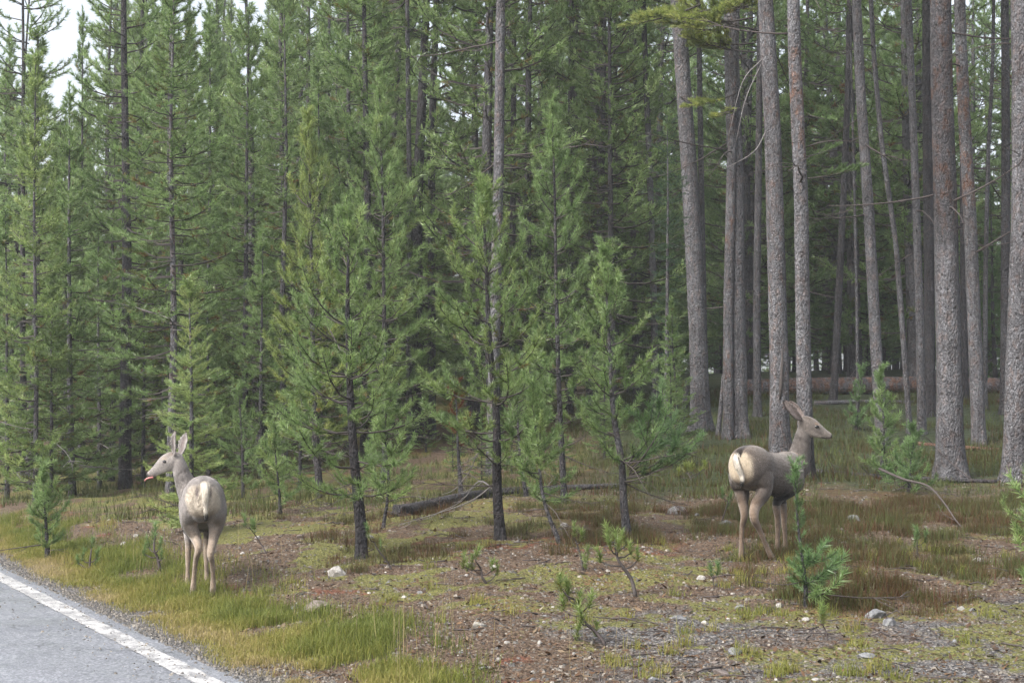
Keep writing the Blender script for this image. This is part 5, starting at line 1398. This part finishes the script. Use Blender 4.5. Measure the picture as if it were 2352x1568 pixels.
stone(2012, 1418, 52, 34, 'grey', 'blue grey stone at the rim of the low shrubs, lower right')
stone(2046, 1436, 42, 28, 'grey', 'smaller grey stone touching the blue grey stone, lower right')
stone(1136, 1304, 19, 12, 'pale', 'bright white stone under the centre pine')
stone(1560, 1178, 52, 24, 'grey', 'broad mossy grey rock between the crooked pine and the brown deer')
stone(1668, 1206, 34, 18, 'grey', 'grey rock left of the brown deer hind hooves')
stone(1240, 1478, 12, 12, 'pale', 'round white pebble stone left of the many tufted seedling')
stone(1100, 1440, 40, 20, 'pale', 'pale angular stone on the moss near the bottom centre')
stone(1610, 1330, 22, 14, 'pale', 'white stone on the grey gravel patch')
stone(1790, 1394, 24, 15, 'pale', 'white stone under the twisted little pine')
stone(1850, 1424, 20, 12, 'pale', 'pale stone on gravel right of the twisted little pine')
stone(1560, 1422, 34, 16, 'grey', 'grey angular stone on the gravel, right of the many tufted seedling')
stone(1620, 1432, 20, 12, 'pale', 'pale chip lying right of the grey angular stone')
stone(1690, 1500, 36, 20, 'grey', 'dull grey stone half sunk in gravel near the bottom edge')
stone(1656, 1548, 40, 20, 'brown', 'tan stone at the bottom edge right of centre')
stone(1990, 1510, 44, 20, 'grey', 'dark crusty clod on the gravel, lower right')
stone(1914, 1552, 18, 14, 'pale', 'white stone on gravel at the bottom edge, lower right')
stone(284, 1250, 15, 10, 'pale', 'white stone left of the road deer belly')
stone(312, 1232, 17, 12, 'pale', 'pale stone above the white one beside the road deer')
stone(590, 1236, 16, 10, 'pale', 'white stone on moss right of the road deer rump')
stone(556, 1272, 14, 9, 'pale', 'pale chip on moss beside the road deer hind leg')
stone(690, 1235, 22, 12, 'brown', 'brown stone in the moss left of the bent footed pine')
stone(850, 1235, 20, 14, 'pale', 'pale stone between the bent footed pine and its neighbour')
stone(2246, 1290, 30, 18, 'pale', 'whitish lichen stone deep in the low shrubs at right')
stone(1960, 1196, 34, 22, 'grey', 'grey stone in the shrubs right of the brown deer')
stone(1080, 1298, 24, 14, 'brown', 'brown stone in rusty needles left of the bright white stone')
G_ST = 'loose stones on the bank'
SM = [(774, 1322, 'white boulder'), (722, 1402, 'tilted brown slab'), (830, 1282, 'bent footed young pine'), (1152, 1240, 'centre young pine'), (1441, 1234, 'crooked young pine'), (1460, 1368, 'snaking stemmed seedling'),
      (1392, 1480, 'many tufted seedling'), (1118, 1340, 'low twisted seedling'), (1846, 1392, 'twisted little pine'), (1740, 1290, 'brown deer hooves'), (2012, 1418, 'blue grey stone'), (1902, 1470, 'tiny gravel seedling'),
      (1640, 1350, 'blue green seedling'), (612, 1270, 'leaning moss seedling'), (900, 1310, 'near bare seedling'), (1100, 1440, 'pale angular stone'), (985, 1175, 'charred log'), (1560, 1178, 'broad mossy rock'), (1990, 1510, 'dark crusty clod'),
      (1690, 1500, 'half sunk grey stone'), (2196, 1195, 'crooked dead branch'), (2330, 1290, 'right edge young pine'), (950, 1500, 'front grass edge'), (1250, 1560, 'bottom straw stalks'), (2250, 1540, 'lower right corner')]
kk = 0
while kk < 110:
    px = rngs.uniform(520, 2330); py = rngs.uniform(1180, 1566)
    p = hit(px, py)
    if road_s(p[0], p[1]) < 1.2: continue
    if px > 1620 and py < 1390 and rngs.random() < 0.8: continue
    kind = rngs.choice(['pale', 'grey', 'grey', 'brown', 'brown'])
    w = float(np.clip(rngs.lognormal(2.25, 0.38), 6, 24)) * 12 / p[1]
    q = min(SM, key=lambda m_: (m_[0] - px) ** 2 + ((m_[1] - py) * 1.5) ** 2)
    dxp, dyp = px - q[0], (py - q[1]) * 1.5
    rel = ('right of' if dxp > 0 else 'left of') if abs(dxp) > abs(dyp) else ('below' if dyp > 0 else 'above')
    sz = 'chip' if w * p[1] / 12 < 9 else 'stone'
    stone(px, py, w, w * rngs.uniform(0.4, 0.7), kind, '%s loose %s lying %s the %s' % ({'pale': 'whitish', 'grey': 'grey', 'brown': 'brown'}[kind], sz, rel, q[2]), G_ST)
    kk += 1

# ------------------------------------------------------------------ scattered ground cover
rngg = np.random.default_rng(2024)
def sample(n, x0, x1, y0, y1, dens, power=1.0):
    """points on the ground kept by a density function; closer ground gets more"""
    out = []; have = 0
    while have < n:
        y = y0 + (y1 - y0) * rngg.random(30000) ** power
        x = (rngg.uniform(x0, x1, 30000) - 1176) / F * y
        k = rngg.random(30000) < dens(x, y)
        out.append(np.stack([x[k], y[k]], -1)); have += int(k.sum())
        if len(out) > 60: break
    a = np.concatenate(out)[:n]
    return a[:, 0], a[:, 1]
def blades(name, label, x, y, z, h, w, tint, mat, lean=0.35, bend=0.5, seg=2):
    n = len(x); az = rngg.random(n) * 6.283; ln = np.abs(rngg.normal(0, lean, n))
    dx = np.cos(az) * ln; dy = np.sin(az) * ln
    fa = rngg.random(n) * 3.1416; sx = np.cos(fa) * w / 2; sy = np.sin(fa) * w / 2
    b = np.stack([x, y, z - 0.01], -1); side = np.stack([sx, sy, 0 * sx], -1)
    d1 = np.stack([dx * 0.5, dy * 0.5, np.ones(n)], -1); d1 /= np.linalg.norm(d1, axis=1)[:, None]
    d2 = np.stack([dx * (1 + 2 * bend), dy * (1 + 2 * bend), np.ones(n) * (1 - 0.5 * bend)], -1); d2 /= np.linalg.norm(d2, axis=1)[:, None]
    m_ = b + d1 * (h * 0.55)[:, None]; t_ = m_ + d2 * (h * 0.45)[:, None]
    if seg == 2:
        v = np.stack([b - side, b + side, m_ + side * 0.75, m_ - side * 0.75, t_], 1).reshape(-1, 3)
        base = np.arange(n)[:, None] * 5
        f = np.concatenate([base + np.array([[0, 1, 2, 3]]), base + np.array([[3, 2, 4]])], 1).reshape(-1)
        c = np.tile([4, 3], n); k = 5
    else:
        v = np.stack([b - side, b + side, b + (t_ - b)], 1).reshape(-1, 3); f = np.arange(3 * n); c = np.full(n, 3); k = 3
    tv = np.repeat(np.clip(tint, 0, 1), k)
    o = link(name, new_mesh(name, v, f, c, [M[mat]], None, {'tint': tv}, False))
    return tag(o, label, kind='stuff')

# verge grass
def d_grass(x, y):
    z = zones(x, y); return z['grass']
x, y = sample(78000, -250, 1250, 7.6, 21, d_grass, 1.1)
s = road_s(x, y); cl = vnoise(x, y, 0.32, 61, 2)
h = (0.045 + 0.12 * cl * rngg.random(len(x)) + 0.03 * rngg.random(len(x))) * (0.6 + 0.6 * sstep(s, 0.5, 1.0))
tint = 0.60 - 0.75 * (vnoise(x, y, 0.5, 71, 2) - 0.38) + rngg.normal(0, 0.13, len(x)) - 0.25 * sstep(s, 0.6, 1.1) + 0.25 * (1 - sstep(s, 0.45, 0.8))
blades('verge_grass', 'yellow green grass strip between road and bank', x, y, height(x, y), h, 0.0042 + 0 * h, tint, 'grass', 0.55, 0.8)
# tufts here and there on the bank
tx, ty = sample(85, 480, 2330, 8.2, 14, lambda x, y: (road_s(x, y) > 1.3) * 0.5 * (vnoise(x, y, 1.1, 5, 2) > 0.5))
i = np.repeat(np.arange(len(tx)), 55); x = tx[i] + rngg.normal(0, 0.035, len(i)); y = ty[i] + rngg.normal(0, 0.035, len(i))
blades('grass_tufts', 'small grass tufts dotted over the gravelly bank', x, y, height(x, y), 0.04 + 0.09 * rngg.random(len(i)), 0.0045 + 0 * x, np.repeat(0.25 + 0.3 * rngg.random(len(tx)), 55) + rngg.normal(0, .1, len(i)), 'grass', 0.6, 0.6)
# straw stalks
x, y = sample(90, -100, 1150, 8.0, 19, lambda x, y: sstep(road_s(x, y), 0.5, 0.8) * (1 - sstep(road_s(x, y), 1.6, 2.4)))
xs, ys = [], []
for (px, py) in ((1340, 1566), (1410, 1566), (1310, 1566), (1570, 1560), (1690, 1562), (1250, 1500), (1180, 1500), (1000, 1480), (1040, 1470), (960, 1520), (905, 1490)):
    p = hit(px, py); xs.append(p[0]); ys.append(p[1])
x = np.concatenate([x, xs]); y = np.concatenate([y, ys])
blades('grass_stalks', 'thin dry straw stalks standing up from the verge', x, y, height(x, y), 0.25 + 0.35 * rngg.random(len(x)), 0.0026 + 0 * x, 0.8 + 0.2 * rngg.random(len(x)), 'grass', 0.22, 0.35)

# low whortleberry like shrubs
def clumps(name, label, n, dens, x0, x1, y0, y1, per, hh, rad, w, tint0, mat='shrub', power=1.0, tvar=0.12):
    cx, cy = sample(n, x0, x1, y0, y1, dens, power)
    sz = 0.6 + 0.7 * rngg.random(len(cx)); i = np.repeat(np.arange(len(cx)), per)
    x = cx[i] + rngg.normal(0, rad, len(i)) * sz[i]; y = cy[i] + rngg.normal(0, rad, len(i)) * sz[i]
    tc = tint0 + rngg.normal(0, 0.14, len(cx)) + 0.5 * (vnoise(cx, cy, 0.9, 15, 2) - 0.5)
    h = hh * (0.45 + 0.75 * rngg.random(len(i))) * sz[i]
    return blades(name, label, x, y, height(x, y), h, w * (0.8 + 0.4 * rngg.random(len(i))), tc[i] + rngg.normal(0, tvar, len(i)), mat, 0.42, 0.25, 1)
clumps('low_shrubs', 'low olive brown shrubs covering the ground around the brown deer', 900, lambda x, y: zones(x, y)['shrub'], 1150, 2450, 10.4, 17.5, 70, 0.125, 0.06, 0.0058, 0.43, power=1.0, tvar=0.22)
clumps('under_shrubs', 'dark green low shrubs on the forest floor at right', 1250, lambda x, y: zones(x, y)['deep'] * 0.9 * (vnoise(x, y, 1.2, 95, 2) > 0.42), 1150, 2480, 16, 34, 40, 0.14, 0.13, 0.011, 0.56, tvar=0.22)
clumps('scattered_shrubs', 'brownish low shrubs around the feet of the young pines', 170, lambda x, y: 0.6 * (vnoise(x, y, 0.9, 55, 2) > 0.52) * (road_s(x, y) > 2.3), 560, 1500, 12.6, 19, 55, 0.12, 0.07, 0.0062, 0.35)
clumps('shade_grass', 'thin dull grass and weeds under the left pines', 560, lambda x, y: 0.7 * (vnoise(x, y, 1.5, 35, 2) > 0.48) * (road_s(x, y) > 1.5), -200, 1500, 17.5, 34, 34, 0.17, 0.12, 0.011, 0.7)
# moss cushions, litter and pebbles
def bits(name, label, x, y, size, tint, mat, flat=0.35, leaf=False):
    n = len(x); z = height(x, y)
    a = rngg.random(n) * 6.283
    if leaf:
        u = np.stack([np.cos(a), np.sin(a), rngg.normal(0, .3, n)], -1) * size[:, None]; w_ = np.stack([-np.sin(a), np.cos(a), rngg.normal(0, .3, n)], -1) * (size * rngg.uniform(0.06, 0.42, n))[:, None]
        c = np.stack([x, y, z + size * 0.25], -1)
        v = np.stack([c - u, c + w_, c + u, c - w_], 1).reshape(-1, 3); f = np.arange(4 * n); cc = np.full(n, 4); k = 4
    else:
        ang = np.arange(5) * 2 * math.pi / 5
        rr = size[:, None] * rngg.uniform(0.6, 1.2, (n, 5)); aa = a[:, None] + ang[None, :]
        ring = np.stack([x[:, None] + rr * np.cos(aa), y[:, None] + rr * np.sin(aa) * 0.8, z[:, None] - size[:, None] * 0.15 + 0 * rr], -1)
        r2 = rr * 0.62; up = size[:, None] * flat * rngg.uniform(0.7, 1.5, (n, 5))
        ring2 = np.stack([x[:, None] + r2 * np.cos(aa + .2), y[:, None] + r2 * np.sin(aa + .2) * 0.8, z[:, None] + up], -1)
        v = np.concatenate([ring, ring2], 1).reshape(-1, 3); base = np.arange(n)[:, None] * 10
        side = np.array([[q, (q + 1) % 5, 5 + (q + 1) % 5, 5 + q] for q in range(5)]).ravel()
        f = np.concatenate([base + side[None, :], base + np.array([[5, 6, 7, 8, 9]])], 1).reshape(-1); cc = np.tile([4, 4, 4, 4, 4, 5], n); k = 10
    o = link(name, new_mesh(name, v, f, cc, [M[mat]], None, {'tint': np.repeat(np.clip(tint, 0, 1), k)}, False))
    return tag(o, label, kind='stuff')
def d_bank(x, y):
    z = zones(x, y); return (road_s(x, y) > 0.4) * np.clip(1 - z['grass'] * 0.9 - z['shrub'] * 0.6 - z['moss'] * 0.35, 0.05, 1) * 0.8
x, y = sample(21000, -150, 2450, 7.8, 19, d_bank, 1.25)
bits('pebbles', 'pebbles and gravel strewn over the bank', x, y, np.clip(rngg.lognormal(-5.0, 0.5, len(x)), 0.003, 0.024), rngg.beta(1.5, 2.9, len(x)), 'pebble', 0.5)
x, y = sample(52000, -150, 2450, 7.8, 20, d_bank, 1.2)
bits('litter', 'fallen needles, bark flakes and leaf litter on the bank', x, y, np.clip(rngg.lognormal(-4.3, 0.45, len(x)), 0.006, 0.045), rngg.beta(1.2, 2.2, len(x)), 'litter', 0.3, True)
x, y = sample(7000, -150, 1700, 7.8, 16, lambda x, y: (road_s(x, y) > 0.17) * (road_s(x, y) < 0.62) * 1.0, 1.0)
bits('roadside_gravel', 'dark gravel along the broken edge of the asphalt', x, y, np.clip(rngg.lognormal(-4.9, 0.4, len(x)), 0.004, 0.02), rngg.beta(1.5, 3.2, len(x)), 'pebble', 0.5)
x, y = sample(420, -150, 700, 8.0, 15, lambda x, y: (road_s(x, y) > -0.5) * (road_s(x, y) < 0.2) * np.clip(1.2 + road_s(x, y) * 2, 0.05, 1), 1.0)
zr = height
height = lambda x, y: 0.02 + 0 * np.asarray(x)
bits('road_grit', 'grit and needles strewn over the road edge and its white line', x, y, np.clip(rngg.lognormal(-5.1, 0.4, len(x)), 0.003, 0.014), rngg.beta(1.5, 2.5, len(x)), 'pebble', 0.5)
height = zr
# twigs lying about
tb = Tubes()
x, y = sample(420, -100, 2400, 8.2, 19, lambda x, y: (road_s(x, y) > 1.3) * 0.7)
z = height(x, y)
for q in range(len(x)):
    l = rngg.uniform(0.06, 0.3); a = rngg.random() * 6.283
    c = np.array((x[q], y[q], z[q] + 0.008)); v = np.array((math.cos(a), math.sin(a), rngg.normal(0, .08))) * l / 2
    tb.add(np.array([c - v, c + rngg.normal(0, .012, 3), c + v]), np.array((1, .8, .5)) * rngg.uniform(.003, .007), 4, rngg.random())
tw = link('fallen_twigs', tb.mesh('fallen_twigs', M['dark_twig'])); tag(tw, 'small fallen twigs scattered over the bank', kind='stuff')

# things that would share a label are told apart by size
from collections import defaultdict
_same = defaultdict(list)
for o in bpy.data.objects:
    if o.parent is None and o.get('label') and o.get('category') in ('stone', 'tree'): _same[o['label']].append(o)
for lab, oo in _same.items():
    if 2 <= len(oo) <= 4:
        key = (lambda o: o.scale[0]) if oo[0]['category'] == 'stone' else (lambda o: max([c.scale[2] for c in o.children] or [1]))
        oo.sort(key=key, reverse=True)
        if oo[0]['category'] == 'stone': words_ = {2: ('bigger', 'smaller'), 3: ('biggest', 'middling', 'smallest'), 4: ('biggest', 'bigger', 'smaller', 'smallest')}[len(oo)]
        else: words_ = {2: ('taller', 'shorter'), 3: ('tallest', 'middling', 'shortest'), 4: ('tallest', 'taller', 'shorter', 'shortest')}[len(oo)]
        for o, w_ in zip(oo, words_): o['label'] = w_ + ' ' + lab
# ------------------------------------------------------------------ thin wet air under the trees
hm = NT('wet_air')
hv = hm.node('ShaderNodeVolumePrincipled', {'Color': (0.93, 0.96, 1.0, 1), 'Density': 0.0011, 'Anisotropy': 0.2})
hm.l.new(hv.outputs[0], hm.out.inputs['Volume'])
hx0, hx1, hy0, hy1, hz0, hz1 = -660.0, 660.0, -660.0, 660.0, -1.6, 24.0
hvt = [(x, y, z) for z in (hz0, hz1) for y in (hy0, hy1) for x in (hx0, hx1)]
hfc = [0, 2, 3, 1, 4, 5, 7, 6, 0, 1, 5, 4, 2, 6, 7, 3, 0, 4, 6, 2, 1, 3, 7, 5]
tag(link('haze', new_mesh('haze', hvt, hfc, [4] * 6, [hm.m])), 'thin pale wet air filling the wood', kind='stuff')
